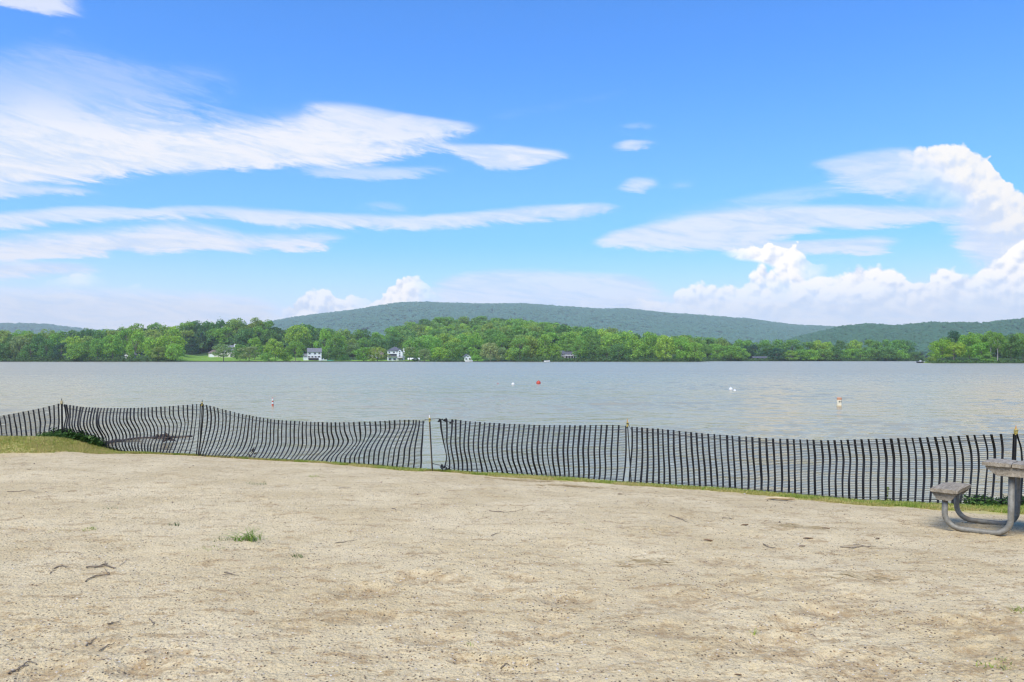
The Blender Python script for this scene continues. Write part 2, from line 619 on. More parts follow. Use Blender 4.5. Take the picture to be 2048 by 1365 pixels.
def turf_mask(x, y):
    """1 where thatch and turf cover the sand: a band along the fence, wide on the bank at the left"""
    px = np.interp(x, FXW, FX)
    d = fence_y(x) - y
    hi = np.interp(px, TURF_PX, TURF_W)
    e = d + 0.11 * fbm(x * 2.2, y * 3.0, 3, 140) * np.minimum(1, hi * 1.6)
    return np.clip((hi + .04 - e) / .11, 0, 1) * sstep(-.5, -.25, d) * (hi > .01)


TURF_PX = [-700, 0, 180, 235, 275, 330, 560, 640, 700, 840, 862, 885, 950, 1010, 1150, 1300, 1560, 1800, 2050, 2900]
TURF_W = [1.85, 1.8, 1.65, 1.1, .42, .06, .06, .25, .45, .60, .03, .03, .40, .75, .65, .62, .85, 1.05, 1.35, 1.6]


def dig_mask(x, y):
    """scuffed hollows where the darker, damper sand below shows"""
    m = np.zeros_like(x)
    for cx, cy, r, dp in DIGW:
        q = np.sqrt(((x - cx) / (r * 1.3)) ** 2 + ((y - cy) / r) ** 2)
        w = sstep(1.25, 0.25, 1.15 * q + 0.9 * perlin(x * 8, y * 14, 6) + .5 * perlin(x * 22, y * 34, 8)) * (dp / .05) ** .5
        m = np.maximum(m, w)
    f = fbm(x * 2.6, y * 7.0, 5, 150, .74) + 0.18 * sstep(6.5, 4.5, y) + .10 * sstep(0, 4, x)
    return np.clip(np.maximum(m, .85 * sstep(.28, .50, f)), 0, 1)


def beach_detail(x, y):
    d = fence_y(x) - y
    k = sstep(-0.1, 0.5, d)
    z = 0.024 * fbm(x * 0.9, y * 0.9, 3, 3) + 0.010 * fbm(x * 3.3, y * 3.3, 3, 11) + 0.0075 * fbm(x * 11, y * 13, 3, 21)
    z = z + 0.0050 * fbm(x * 45, y * 45, 2, 31)
    # scuffed ground, rougher towards the right and the middle distance
    rough = sstep(-0.1, 0.45, fbm(x * 0.55 + 3, y * 0.55, 3, 41) + 0.12 * sstep(-2, 3, x))
    z = z + 0.017 * rough * np.abs(fbm(x * 5.0, y * 7.5, 3, 51))
    for cx, cy, r, dp in DIGW:
        ex = (x - cx) / (r * 1.25)
        ey = (y - cy) / (r * 0.95)
        q = np.sqrt(ex * ex + ey * ey) + 0.35 * perlin(x * 9, y * 9, 5)
        z = z - 0.42 * dp * sstep(1.0, 0.3, q) + 0.18 * dp * np.exp(-((q - 1.15) / 0.25) ** 2)
    return z * (0.25 + 0.75 * k)


def beach_z(x, y):
    x = np.asarray(x, float)
    y = np.asarray(y, float)
    return beach_base(x, y) + beach_detail(x, y)


def ground_at(px, py, it=12):
    """where the line of sight of a photo point meets the beach"""
    Y = 1.7 * F / (py - HZ)
    for _ in range(it):
        x = (px - 1024) / F * Y
        Y = (CAMZ - float(beach_z(x, Y))) * F / (py - HZ)
    x = (px - 1024) / F * Y
    return x, Y, float(beach_z(x, Y))


# ------------------------------------------------------------------ materials of the ground
def make_ground_mats():
    m, g, b = mat_begin('sand')
    geo = g.node('ShaderNodeNewGeometry')
    p = geo.outputs['Position']
    at = g.node('ShaderNodeAttribute', attribute_name='turf')
    ad = g.node('ShaderNodeAttribute', attribute_name='dig')
    big = g.noise(p, 0.9, 4, 0.6)
    mid = g.noise(p, 5.5, 5, 0.65)
    fine = g.noise(p, 60, 4, 0.7)
    c = g.mix(g.ss(big, 0.30, 0.70), SAND_A, SAND_B)
    c = g.mix(g.m('MULTIPLY', g.ss(mid, 0.52, 0.72), 0.55), c, (0.40, 0.29, 0.165))
    c = g.mix(g.m('MULTIPLY', g.ss(fine, 0.35, 0.75), 0.35), c, (0.63, 0.53, 0.35))
    digm = g.m('MULTIPLY', ad.outputs['Fac'], g.ss(g.noise(p, 16, 5, 0.7), 0.30, 0.62))
    c = g.mix(g.m('MULTIPLY', digm, 0.78), c, (0.30, 0.185, 0.075))
    # coarse grains: tan, orange, white and dark grit
    gcol = g.voro(p, 52, 'F1', 'Color')
    gd = g.voro(p, 52, 'F1', 'Distance')
    sx, sy, sz = g.sep(gcol)
    dens = g.rng(g.noise(p, 1.6, 3, 0.6), 0.38, 0.66, 0.10, 0.46)
    spot = g.m('MULTIPLY', g.m('LESS_THAN', sx, dens), g.ss(gd, 0.42, 0.26))
    gc = g.ramp(sy, [(0.0, (0.035, 0.028, 0.022)), (0.45, (0.10, 0.072, 0.045)), (0.65, (0.27, 0.145, 0.06)), (0.80, (0.46, 0.36, 0.25)), (1.0, (0.70, 0.64, 0.56))])
    c = g.mix(g.m('MULTIPLY', spot, 0.92), c, gc)
    gcol2 = g.voro(p, 170, 'F1', 'Color')
    s2x, s2y, s2z = g.sep(gcol2)
    gd2 = g.voro(p, 170, 'F1', 'Distance')
    spot2 = g.m('MULTIPLY', g.m('LESS_THAN', s2x, 0.42), g.ss(gd2, 0.5, 0.3))
    c = g.mix(g.m('MULTIPLY', spot2, 0.7), c, g.ramp(s2y, [(0.0, (0.10, 0.075, 0.05)), (0.5, (0.28, 0.19, 0.10)), (1.0, (0.62, 0.54, 0.45))]))
    # damp strip by the lake (height above the water)
    pz = g.sep(p)[2]
    wet = g.ss(pz, -0.36, -0.44)
    c = g.mix(wet, c, (0.16, 0.125, 0.085))
    th = g.mix(g.ss(g.noise(p, 2.6, 5, 0.65), 0.35, 0.65), (0.36, 0.34, 0.09), (0.54, 0.44, 0.17))
    c = g.mix(g.m('MULTIPLY', at.outputs['Fac'], g.rng(g.noise(p, 24, 4, 0.7), .3, .6, .55, 1.0)), c, th)
    g.put(b.inputs['Base Color'], c)
    b.inputs['Roughness'].default_value = 0.92
    b.inputs['Specular IOR Level'].default_value = 0.25
    bp = g.node('ShaderNodeBump')
    bp.inputs['Strength'].default_value = 0.9
    bp.inputs['Distance'].default_value = 0.016
    h = g.m('ADD', g.m('MULTIPLY', g.noise(p, 46, 5, 0.65), 0.9), g.m('MULTIPLY', g.m('SUBTRACT', 0.5, gd), 0.5))
    g.put(bp.inputs['Height'], h)
    g.l.new(bp.outputs[0], b.inputs['Normal'])

    # far shore: dark soil and leaf litter under the woods, green where open
    m, g, b = mat_begin('forest_floor')
    geo = g.node('ShaderNodeNewGeometry')
    p = geo.outputs['Position']
    n = g.noise(p, 0.03, 6, 0.65)
    n2 = g.noise(p, 0.25, 5, 0.6)
    c = g.mix(g.ss(n, 0.35, 0.65), (0.030, 0.062, 0.020), (0.060, 0.11, 0.030))
    c = g.mix(g.m('MULTIPLY', g.ss(n2, 0.45, 0.7), 0.5), c, (0.022, 0.045, 0.018))
    zz = g.sep(p)[2]
    c = g.mix(g.ss(zz, -0.15, -0.35), c, (0.06, 0.055, 0.035))
    g.put(b.inputs['Base Color'], c)
    b.inputs['Roughness'].default_value = 0.95
    b.inputs['Specular IOR Level'].default_value = 0.1

    m, g, b = mat_begin('lawn')
    geo = g.node('ShaderNodeNewGeometry')
    p = geo.outputs['Position']
    n = g.noise(p, 0.12, 6, 0.65)
    n2 = g.noise(p, 1.1, 5, 0.6)
    c = g.mix(g.ss(n, 0.3, 0.7), (0.14, 0.26, 0.035), (0.20, 0.33, 0.05))
    c = g.mix(g.m('MULTIPLY', g.ss(n2, 0.5, 0.75), 0.4), c, (0.08, 0.13, 0.03))
    g.put(b.inputs['Base Color'], c)
    b.inputs['Roughness'].default_value = 0.95
    b.inputs['Specular IOR Level'].default_value = 0.1

    simple('lake_bed', (0.06, 0.055, 0.04), 0.9)

    m, g, b = mat_begin('water')
    geo = g.node('ShaderNodeNewGeometry')
    p = geo.outputs['Position']
    px_, py_, pz_ = g.sep(p)
    v = g.xyz(g.m('MULTIPLY', px_, 0.75), g.m('MULTIPLY', py_, 1.35), 0.0)
    h = g.m('ADD', g.m('MULTIPLY', g.noise(v, 3.2, 4, 0.6), 0.55), g.m('MULTIPLY', g.noise(v, 0.9, 3, 0.5), 1.0))
    bp = g.node('ShaderNodeBump')
    bp.inputs['Strength'].default_value = 0.6
    bp.inputs['Distance'].default_value = 0.05
    g.put(bp.inputs['Height'], h)
    # gusts and swell that still read far out
    v2 = g.xyz(g.m('MULTIPLY', px_, 0.30), g.m('MULTIPLY', py_, 0.085), 0.0)
    bp2 = g.node('ShaderNodeBump')
    bp2.inputs['Strength'].default_value = 0.8
    bp2.inputs['Distance'].default_value = 1.6
    g.put(bp2.inputs['Height'], g.m('MULTIPLY', g.noise(v2, 1.0, 5, 0.65), g.rng(py_, 30, 120, 0.0, 1.0)))
    g.l.new(bp.outputs[0], bp2.inputs['Normal'])
    c = g.mix(g.ss(g.noise(p, 0.05, 4, 0.6), 0.3, 0.7), WATER_A, WATER_B)
    g.put(b.inputs['Base Color'], c)
    b.inputs['Specular IOR Level'].default_value = 0.0
    b.inputs['Roughness'].default_value = 1.0
    gl = g.node('ShaderNodeBsdfGlossy')
    g.put(gl.inputs['Color'], (1.0, 0.87, 0.65))
    g.put(gl.inputs['Roughness'], g.rng(py_, 12, 120, 0.08, 0.30))
    g.l.new(bp2.outputs[0], gl.inputs['Normal'])
    fr = g.node('ShaderNodeFresnel')
    fr.inputs['IOR'].default_value = 1.75
    g.l.new(bp2.outputs[0], fr.inputs['Normal'])
    mx = g.node('ShaderNodeMixShader')
    g.l.new(fr.outputs[0], mx.inputs[0])
    g.l.new(b.outputs[0], mx.inputs[1])
    g.l.new(gl.outputs[0], mx.inputs[2])
    g.l.new(mx.outputs[0], g.n['Material Output'].inputs[0])


WATER_A, WATER_B = (0.335, 0.298, 0.195), (0.36, 0.318, 0.205)
SAND_A = (0.515, 0.395, 0.203)
SAND_B = (0.650, 0.522, 0.300)
make_ground_mats()


def grid_faces(nr, nc):
    i = np.arange(nr * nc).reshape(nr, nc)
    return np.stack([i[:-1, :-1], i[:-1, 1:], i[1:, 1:], i[1:, :-1]], -1).reshape(-1, 4)


def fan(ys, ss):
    Yg, Sg = np.meshgrid(ys, ss, indexing='ij')
    Xg = Sg * (np.maximum(Yg, 1.0) + 2.0)
    return Xg, Yg


# ------------------------------------------------------------------ the setting
def build_setting():
    # one beach sheet: fine in view, coarse round about
    dense = 1.0 / np.linspace(1 / 2.4, 1 / 18.5, 760)
    ys = np.concatenate([[-90, -40, -18, -8, -3, 0, 1.2], dense, [19.5, 21, 24, 30]])
    dss = np.linspace(-0.80, 0.80, 860)
    ss = np.concatenate([[-18, -7, -3.2, -1.9, -1.3, -1.0], dss, [1.0, 1.3, 1.9, 3.2, 7, 18]])
    X, Y = fan(ys, ss)
    Z = beach_base(X, Y)
    vis = (Y > 1.5) & (np.abs(X) < 14)
    Z = Z + np.where(vis, beach_detail(X, Y), 0)
    me = mesh_np('beach', np.stack([X, Y, Z], -1).reshape(-1, 3), grid_faces(len(ys), len(ss)), True)
    for nm, fn in (('turf', turf_mask), ('dig', dig_mask)):
        at = me.attributes.new(nm, 'FLOAT', 'POINT')
        at.data.foreach_set('value', np.where(vis, fn(X, Y), 0).astype(np.float32).ravel())
    tag(link('beach', me, MATS['sand']), kind='structure')

    # lake: real ripples near by, finer ones from the bump
    near = 1.0 / np.linspace(1 / 9.6, 1 / 170.0, 950)
    ys = np.concatenate([near, np.linspace(185, 700, 50)])
    dss = np.linspace(-0.80, 0.80, 620)
    ss = np.concatenate([[-7, -3, -1.6, -1.1, -0.9], dss, [0.9, 1.1, 1.6, 3, 7]])
    X, Y = fan(ys, ss)
    dY = np.gradient(ys)[:, None] * np.ones_like(X)
    dY = np.maximum(dY, (Y + 2) * 0.0026)
    Z = np.full_like(X, 0.0)
    calm = 0.30 + 0.70 * sstep(0.0, 6.0, Y - fence_y(X))
    pat = 0.6 + 0.8 * sstep(-0.35, 0.45, fbm(X * 0.05, Y * 0.09, 3, 77))
    for lam, amp, ang, sd_ in ((2.6, .018, .25, 1), (1.5, .028, -.35, 2), (0.85, .026, .1, 3), (0.50, .014, -.6, 4), (0.32, .007, .5, 5)):
        ca, sa = math.cos(ang), math.sin(ang)
        u = (X * ca + Y * sa) / (lam * 2.0)
        v = (-X * sa + Y * ca) / (lam * 0.78)
        w = perlin(u, v, 60 + sd_)
        w = 0.65 * w + 0.7 * (0.35 - np.abs(perlin(u * 0.8 + 7, v * 0.8, 90 + sd_)))
        Z += amp * w * np.exp(-(dY / (lam * 1.1)) ** 2)
    Z = WATER + 2.5 * Z * calm * pat
    me = mesh_np('water', np.stack([X, Y, Z], -1).reshape(-1, 3), grid_faces(len(ys), len(ss)), True)
    tag(link('water', me, MATS['water']), kind='structure')

    # land under everything, out to the horizon
    n = 24
    gx = np.linspace(-5200, 5200, n)
    gy = np.linspace(-1500, 4350, n)
    Xg, Yg = np.meshgrid(gx, gy, indexing='ij')
    me = mesh_np('ground', np.stack([Xg, Yg, np.full_like(Xg, -3.2)], -1).reshape(-1, 3), grid_faces(n, n)[:, ::-1])
    tag(link('ground', me, MATS['lake_bed']), kind='structure')


# far land --------------------------------------------------------------
SKY_PX = [-1500, -300, 0, 40, 100, 150, 200, 240, 290, 340, 370, 430, 480, 520, 560, 600, 640, 700, 760, 800, 850, 900, 950, 1000, 1050, 1100, 1150, 1200, 1260, 1300, 1400, 1440, 1500, 1600, 1700, 1780, 1820, 1842, 1858, 1868, 1890, 1910, 1980, 2048, 2300, 3600]
SKY_Y = [655, 660, 662, 656, 658, 660, 657, 650, 645, 645, 640, 638, 634, 634, 643, 645, 650, 652, 655, 648, 637, 632, 632, 634, 637, 642, 650, 658, 664, 664, 668, 672, 677, 679, 677, 677, 681, 690, 704, 690, 667, 660, 660, 666, 664, 660]


def shore_d(px):
    px = np.asarray(px, float)
    d = 467 + 93 * sstep(1395, 1425, px)
    d = d - 232 * sstep(1846, 1866, px)
    return d


def ridge_d(px):
    return np.interp(px, [-1500, 540, 640, 900, 1120, 1260, 1400, 1430, 1840, 1866, 3600], [620, 620, 680, 850, 800, 640, 570, 650, 650, 420, 440])


RIDGE_A = ([-1500, 480, 555, 620, 700, 760, 800, 850, 900, 960, 1050, 1100, 1200, 1250, 1330, 1400, 1500, 1580, 1660, 1760, 2000, 3600], [700, 655, 641, 631, 622, 612, 606, 605, 607, 609, 608, 612, 619, 618, 627, 631, 639, 650, 654, 662, 690, 715])
RIDGE_B = ([-1500, 1400, 1560, 1600, 1640, 1680, 1730, 1790, 1850, 1900, 1960, 2048, 2200, 3600], [716, 716, 684, 672, 663, 653, 647, 650, 645, 644, 645, 636, 628, 630])
RIDGE_C = ([-1500, -300, 0, 60, 100, 150, 220, 400, 3600], [640, 640, 647, 648, 650, 656, 668, 712, 716])
DA, DB, DC = 3300.0, 1600.0, 3500.0


def hill_z(px, D):
    z = np.full(np.broadcast(px, D).shape, -5.0)
    for (tx, ty), dr, foot, th in ((RIDGE_A, DA, 1500, 9), (RIDGE_B, DB, 950, 9), (RIDGE_C, DC, 2300, 9)):
        zr = CAMZ + (HZ - np.interp(px, tx, ty)) / F * dr - th
        t = (D - foot) / (dr - foot)
        pr = np.where(t < 1, sstep(0, 1.12, np.clip(t, 0, 1)) / float(sstep(0, 1.12, 1.0)), 1 - 0.75 * sstep(dr, dr * 1.2, D))
        z = np.maximum(z, np.where(t > 0.02, 0.0, -9.0) + zr * pr + (0.06 * zr) * fbm(px * 0.012 + dr, D * 0.004, 3, 9) * np.clip(1 - np.abs(t - .5) * 2, 0, 1))
    return z


def terrain_z(px, D):
    px, D = np.broadcast_arrays(np.asarray(px, float), np.asarray(D, float))
    ds, dr = shore_d(px), ridge_d(px)
    H = np.where(px > 1856, 13.0, 16.5)
    zr = CAMZ + (HZ - np.interp(px, SKY_PX, SKY_Y)) / F * dr - H
    zr = np.maximum(zr, 1.0)
    t = np.clip((D - ds - 7) / (dr - ds - 7), 0, 1)
    lw = sstep(345, 385, px) * sstep(985, 940, px)
    t = t * (1 - lw) + lw * t ** 2.0
    z = -0.28 + zr * (0.85 * t + 0.15 * sstep(0, 1, t)) - zr * 0.7 * sstep(dr, dr + 380, D)
    edge = sstep(ds - 2.0, ds + 1.0, D)
    z = -1.6 + (z + 1.6) * edge
    z = z + 0.5 * fbm(px * 0.03, D * 0.02, 3, 13) * sstep(ds + 8, ds + 60, D)
    return np.maximum(z, hill_z(px, D))


def far(px, D, dz=0.0):
    return ((px - 1024) / F * D, D, float(terrain_z(px, D)) + dz)


def build_far_land():
    px = np.concatenate([np.linspace(-1500, -170, 40), np.arange(-160, 1380, 10.0), np.arange(1380, 1900, 4.0), np.arange(1900, 2220, 10.0), np.linspace(2230, 3600, 40)])
    D = np.concatenate([np.arange(318, 345, 3.0), np.arange(348, 452, 8.0), np.arange(455, 500, 2.5), np.arange(500, 600, 5.0), np.arange(606, 960, 12.0), np.arange(975, 1500, 35.0), np.arange(1520, 4260, 60.0)])
    Dg, Pg = np.meshgrid(D, px, indexing='ij')
    Z = terrain_z(Pg, Dg)
    X = (Pg - 1024) / F * Dg
    me = mesh_np('hills', np.stack([X, Dg, Z], -1).reshape(-1, 3), grid_faces(len(D), len(px)), True)
    tag(link('hills', me, MATS['forest_floor']), kind='structure')
    # mown lawns in front of the houses
    for a, b, d1 in ((352, 640, 545), (640, 962, 538)):
        px = np.arange(a, b + .1, 4.0)
        T = np.linspace(0, 1, 26)
        Tg, Pg = np.meshgrid(T, px, indexing='ij')
        end = d1 + 8 * perlin(Pg * 0.05, 0 * Pg, 3)
        tap = np.minimum(1, np.minimum((Pg - a + 6) / 26, 1 if b == 640 else (b - Pg + 6) / 26))
        tap = np.clip(tap, 0.1, 1)
        Dg = 468.8 + (end - 468.8) * tap * Tg
        Z = terrain_z(Pg, Dg) + 0.16
        X = (Pg - 1024) / F * Dg
        me = mesh_np('lawn', np.stack([X, Dg, Z], -1).reshape(-1, 3), grid_faces(len(T), len(px)), True)
        tag(link('lawn', me, MATS['lawn']), kind='structure')


build_setting()
build_far_land()


# ------------------------------------------------------------------ trees
def make_leaf_mat(name='foliage', v0=0.78, v1=1.25):
    m, g, b = mat_begin(name)
    oi = g.node('ShaderNodeObjectInfo')
    tc = g.node('ShaderNodeTexCoord')
    geo = g.node('ShaderNodeNewGeometry')
    rnd = geo.outputs['Random Per Island']
    c = oi.outputs['Color']
    hv = g.node('ShaderNodeHueSaturation')
    g.put(hv.inputs['Hue'], g.rng(rnd, 0, 1, 0.485, 0.512))
    g.put(hv.inputs['Saturation'], 1.0)
    g.put(hv.inputs['Value'], g.rng(rnd, 0, 1, v0, v1))
    g.put(hv.inputs['Color'], c)
    n = g.noise(tc.outputs['Object'], 5.0, 3, 0.6)
    c2 = g.mix(g.m('MULTIPLY', g.ss(n, 0.45, 0.75), 0.35), hv.outputs[0], g.mix(1.0, hv.outputs[0], (1.35, 1.18, 0.75), 'MULTIPLY'))
    g.put(b.inputs['Base Color'], c2)
    b.inputs['Roughness'].default_value = 0.75
    b.inputs['Specular IOR Level'].default_value = 0.2
    tr = g.node('ShaderNodeBsdfTranslucent')
    g.put(tr.inputs[0], g.mix(1.0, c2, (1.25, 1.25, 0.8), 'MULTIPLY'))
    mx = g.node('ShaderNodeMixShader')
    mx.inputs[0].default_value = 0.38
    g.l.new(b.outputs[0], mx.inputs[1])
    g.l.new(tr.outputs[0], mx.inputs[2])
    g.l.new(mx.outputs[0], g.n['Material Output'].inputs[0])
    simple('bark', (0.16, 0.135, 0.11), 0.9, 0.3, 6.0)
    simple('pale_bark', (0.42, 0.39, 0.33), 0.9, 0.25, 6.0)


make_leaf_mat()
make_leaf_mat('far_foliage', 0.92, 1.08)


def leaf_quads(centers, normals, sizes, rs, jitter=0.55):
    """leaf clumps: small bent quads"""
    n = len(centers)
    nn = normals + jitter * rs.randn(n, 3)
    nn /= np.linalg.norm(nn, axis=1, keepdims=True)
    a = np.cross(nn, rs.randn(n, 3))
    a /= np.linalg.norm(a, axis=1, keepdims=True)
    b = np.cross(nn, a)
    s = sizes[:, None]
    k = 0.6 + 0.8 * rs.rand(n, 1)
    bend = nn * s * (0.5 * rs.rand(n, 1) - 0.1)
    v = np.stack([centers - a * s - bend * .6, centers - b * s * k + bend, centers + a * s - bend * .6, centers + b * s * k + bend], 1)
    return v.reshape(-1, 3), np.arange(n * 4).reshape(n, 4)


def crown_mesh(name, seed, kind):
    """a crown one unit tall, one unit wide; base at z=0"""
    rs = np.random.RandomState(seed)
    lobes = []
    if kind == 'round':
        nl = 34
    elif kind == 'tall':
        nl = 38
    elif kind == 'spread':
        nl = 34
    elif kind == 'willow':
        nl = 36
    elif kind == 'spruce':
        nl = 44
    else:
        nl = 26
    tries = 0
    while len(lobes) < nl and tries < 4000:
        tries += 1
        z = rs.rand()
        if kind == 'spruce':
            rmax = 0.46 * (1 - z) ** 0.85 + 0.03
            rad = 0.07 + 0.08 * (1 - z)
            zc = 0.06 + 0.90 * z
        elif kind == 'tall':
            rmax = 0.40 * math.sin(math.pi * min(1, (z * 0.86 + 0.13))) ** 0.6
            rad = rs.uniform(.085, .16)
            zc = 0.08 + 0.82 * z
        elif kind == 'spread':
            rmax = 0.42 * (0.45 + 0.55 * math.sin(math.pi * min(1, z * 0.75 + 0.20)))
            rad = rs.uniform(.09, .16)
            zc = 0.10 + 0.78 * z
        elif kind == 'willow':
            rmax = 0.42 * math.sqrt(max(0, 1 - (max(0, z - .35) / .65) ** 2))
            rad = rs.uniform(.09, .16)
            zc = 0.08 + 0.80 * z
        elif kind == 'bush':
            rmax = 0.42 * math.sqrt(max(0, 1 - z * z))
            rad = rs.uniform(.12, .2)
            zc = 0.05 + 0.75 * z
        else:
            rmax = 0.42 * math.sqrt(max(0, 1 - (2 * z - 0.85) ** 2 / 1.4))
            rad = rs.uniform(.09, .17)
            zc = 0.10 + 0.79 * z
        a = rs.rand() * 2 * math.pi
        r = rmax * (0.35 + 0.65 * math.sqrt(rs.rand()))
        c = np.array([r * math.cos(a), r * math.sin(a), zc])
        lobes.append((c, rad * rs.uniform(.8, 1.15)))
    C, N, S = [], [], []
    for c, r in lobes:
        n = int(62 * (r / 0.13) ** 1.6)
        d = rs.randn(n, 3)
        d[:, 2] = d[:, 2] * 0.9 + 0.28
        d /= np.linalg.norm(d, axis=1, keepdims=True)
        rr = r * (0.72 + 0.36 * rs.rand(n, 1))
        pos = c + d * rr * np.array([1.05, 1.05, 0.82 if kind != 'willow' else 1.25])
        C.append(pos)
        N.append(d)
        S.append(rs.uniform(.017, .034, n) * (0.8 if kind == 'spruce' else 1.0))
    # loose sprays outside the lobes
    n = 260
    ii = rs.randint(0, len(lobes), n)
    d = rs.randn(n, 3)
    d /= np.linalg.norm(d, axis=1, keepdims=True)
    C.append(np.array([lobes[i][0] for i in ii]) + d * np.array([lobes[i][1] for i in ii])[:, None] * rs.uniform(1.0, 1.45, (n, 1)))
    N.append(d)
    S.append(rs.uniform(.012, .024, n))
    C, N, S = np.concatenate(C), np.concatenate(N), np.concatenate(S)
    keep = C[:, 2] > 0.0
    C, N, S = C[keep], N[keep], S[keep]
    C[:, 2] *= 1.0 / C[:, 2].max()
    wmax = np.percentile(np.abs(C[:, :2]).max(1), 99)
    C[:, :2] *= 0.5 / wmax
    v, f = leaf_quads(C, N, S, rs)
    me = mesh_np(name, v, f)
    me.materials.append(MATS['foliage'])
    return me


def trunk_mesh(name, seed, mat='bark', forks=5):
    """one unit tall trunk with limbs reaching into the crown"""
    rs = np.random.RandomState(seed)
    mb = MB()
    top = np.array([rs.uniform(-.04, .04), rs.uniform(-.04, .04), 0.78])
    path = [(0, 0, -0.06), (0, 0, 0), (top[0] * .3, top[1] * .3, 0.25), (top[0] * .6, top[1] * .6, .5), tuple(top)]
    mb.tube(path, [.034, .026, .020, .014, .005], 7)
    for k in range(forks):
        a = 2 * math.pi * (k + rs.rand() * .6) / forks
        z0 = rs.uniform(.22, .5)
        L = rs.uniform(.22, .36)
        p0 = np.array([top[0] * z0 / .78, top[1] * z0 / .78, z0])
        p1 = p0 + np.array([math.cos(a) * L * .45, math.sin(a) * L * .45, L * .5])
        p2 = p0 + np.array([math.cos(a) * L * .8, math.sin(a) * L * .8, L * 1.05])
        mb.tube([p0, p1, p2], [.012, .008, .003], 5)
    me = mb.mesh(name, True)
    me.materials.append(MATS[mat])
    return me


CROWNS = {k: [crown_mesh('crown', 100 + 13 * i + j, k) for j in range(n)] for i, (k, n) in enumerate((('round', 5), ('tall', 4), ('spread', 3), ('willow', 2), ('spruce', 2), ('bush', 3)))}
TRUNKS = [trunk_mesh('trunk', 300 + i) for i in range(3)]
PALE_TRUNK = trunk_mesh('trunk', 310, 'pale_bark', 6)

TONE = {  # leaf colours
    'lime': (0.310, 0.470, 0.066),
    'bright': (0.232, 0.425, 0.066),
    'olive': (0.262, 0.372, 0.078),
    'mid': (0.190, 0.355, 0.070),
    'dark': (0.122, 0.250, 0.068),
    'blue': (0.058, 0.138, 0.068),
    'grey': (0.240, 0.340, 0.130),
    'tan': (0.310, 0.360, 0.150),
}
rt = random.Random(11)
TREES = []


def plant(name, px, D, top, width, kind, tone, label, group=None, trunk=0.16, pale=False, base=None, gz=None, cat='tree', crown_from=None):
    """one tree: px column, distance, row of its top, width in photo pixels"""
    x = (px - 1024) / F * D
    z = float(terrain_z(px, D)) if gz is None else gz
    ztop = CAMZ - (top - HZ) / F * D
    h = max(ztop - z, 2.0)
    w = width / F * D
    o = empty(name, (x, D, z - 0.1), label, cat, group, rt.uniform(0, 6.28))
    c0 = trunk * h if crown_from is None else crown_from * h
    cr = link('crown', rt.choice(CROWNS[kind]), None, o, (0, 0, c0))
    cr.scale = (w, w, h - c0)
    t = TONE[tone]
    v = rt.uniform(.90, 1.10)
    cr.color = (t[0] * v * rt.uniform(.92, 1.08), t[1] * v, t[2] * v * rt.uniform(.9, 1.1), 1)
    tr = link('trunk', PALE_TRUNK if pale else rt.choice(TRUNKS), None, o)
    rr = max(0.55 * h, 0.75 * w)
    tr.scale = (rr, rr, h)
    TREES.append(o)
    return o


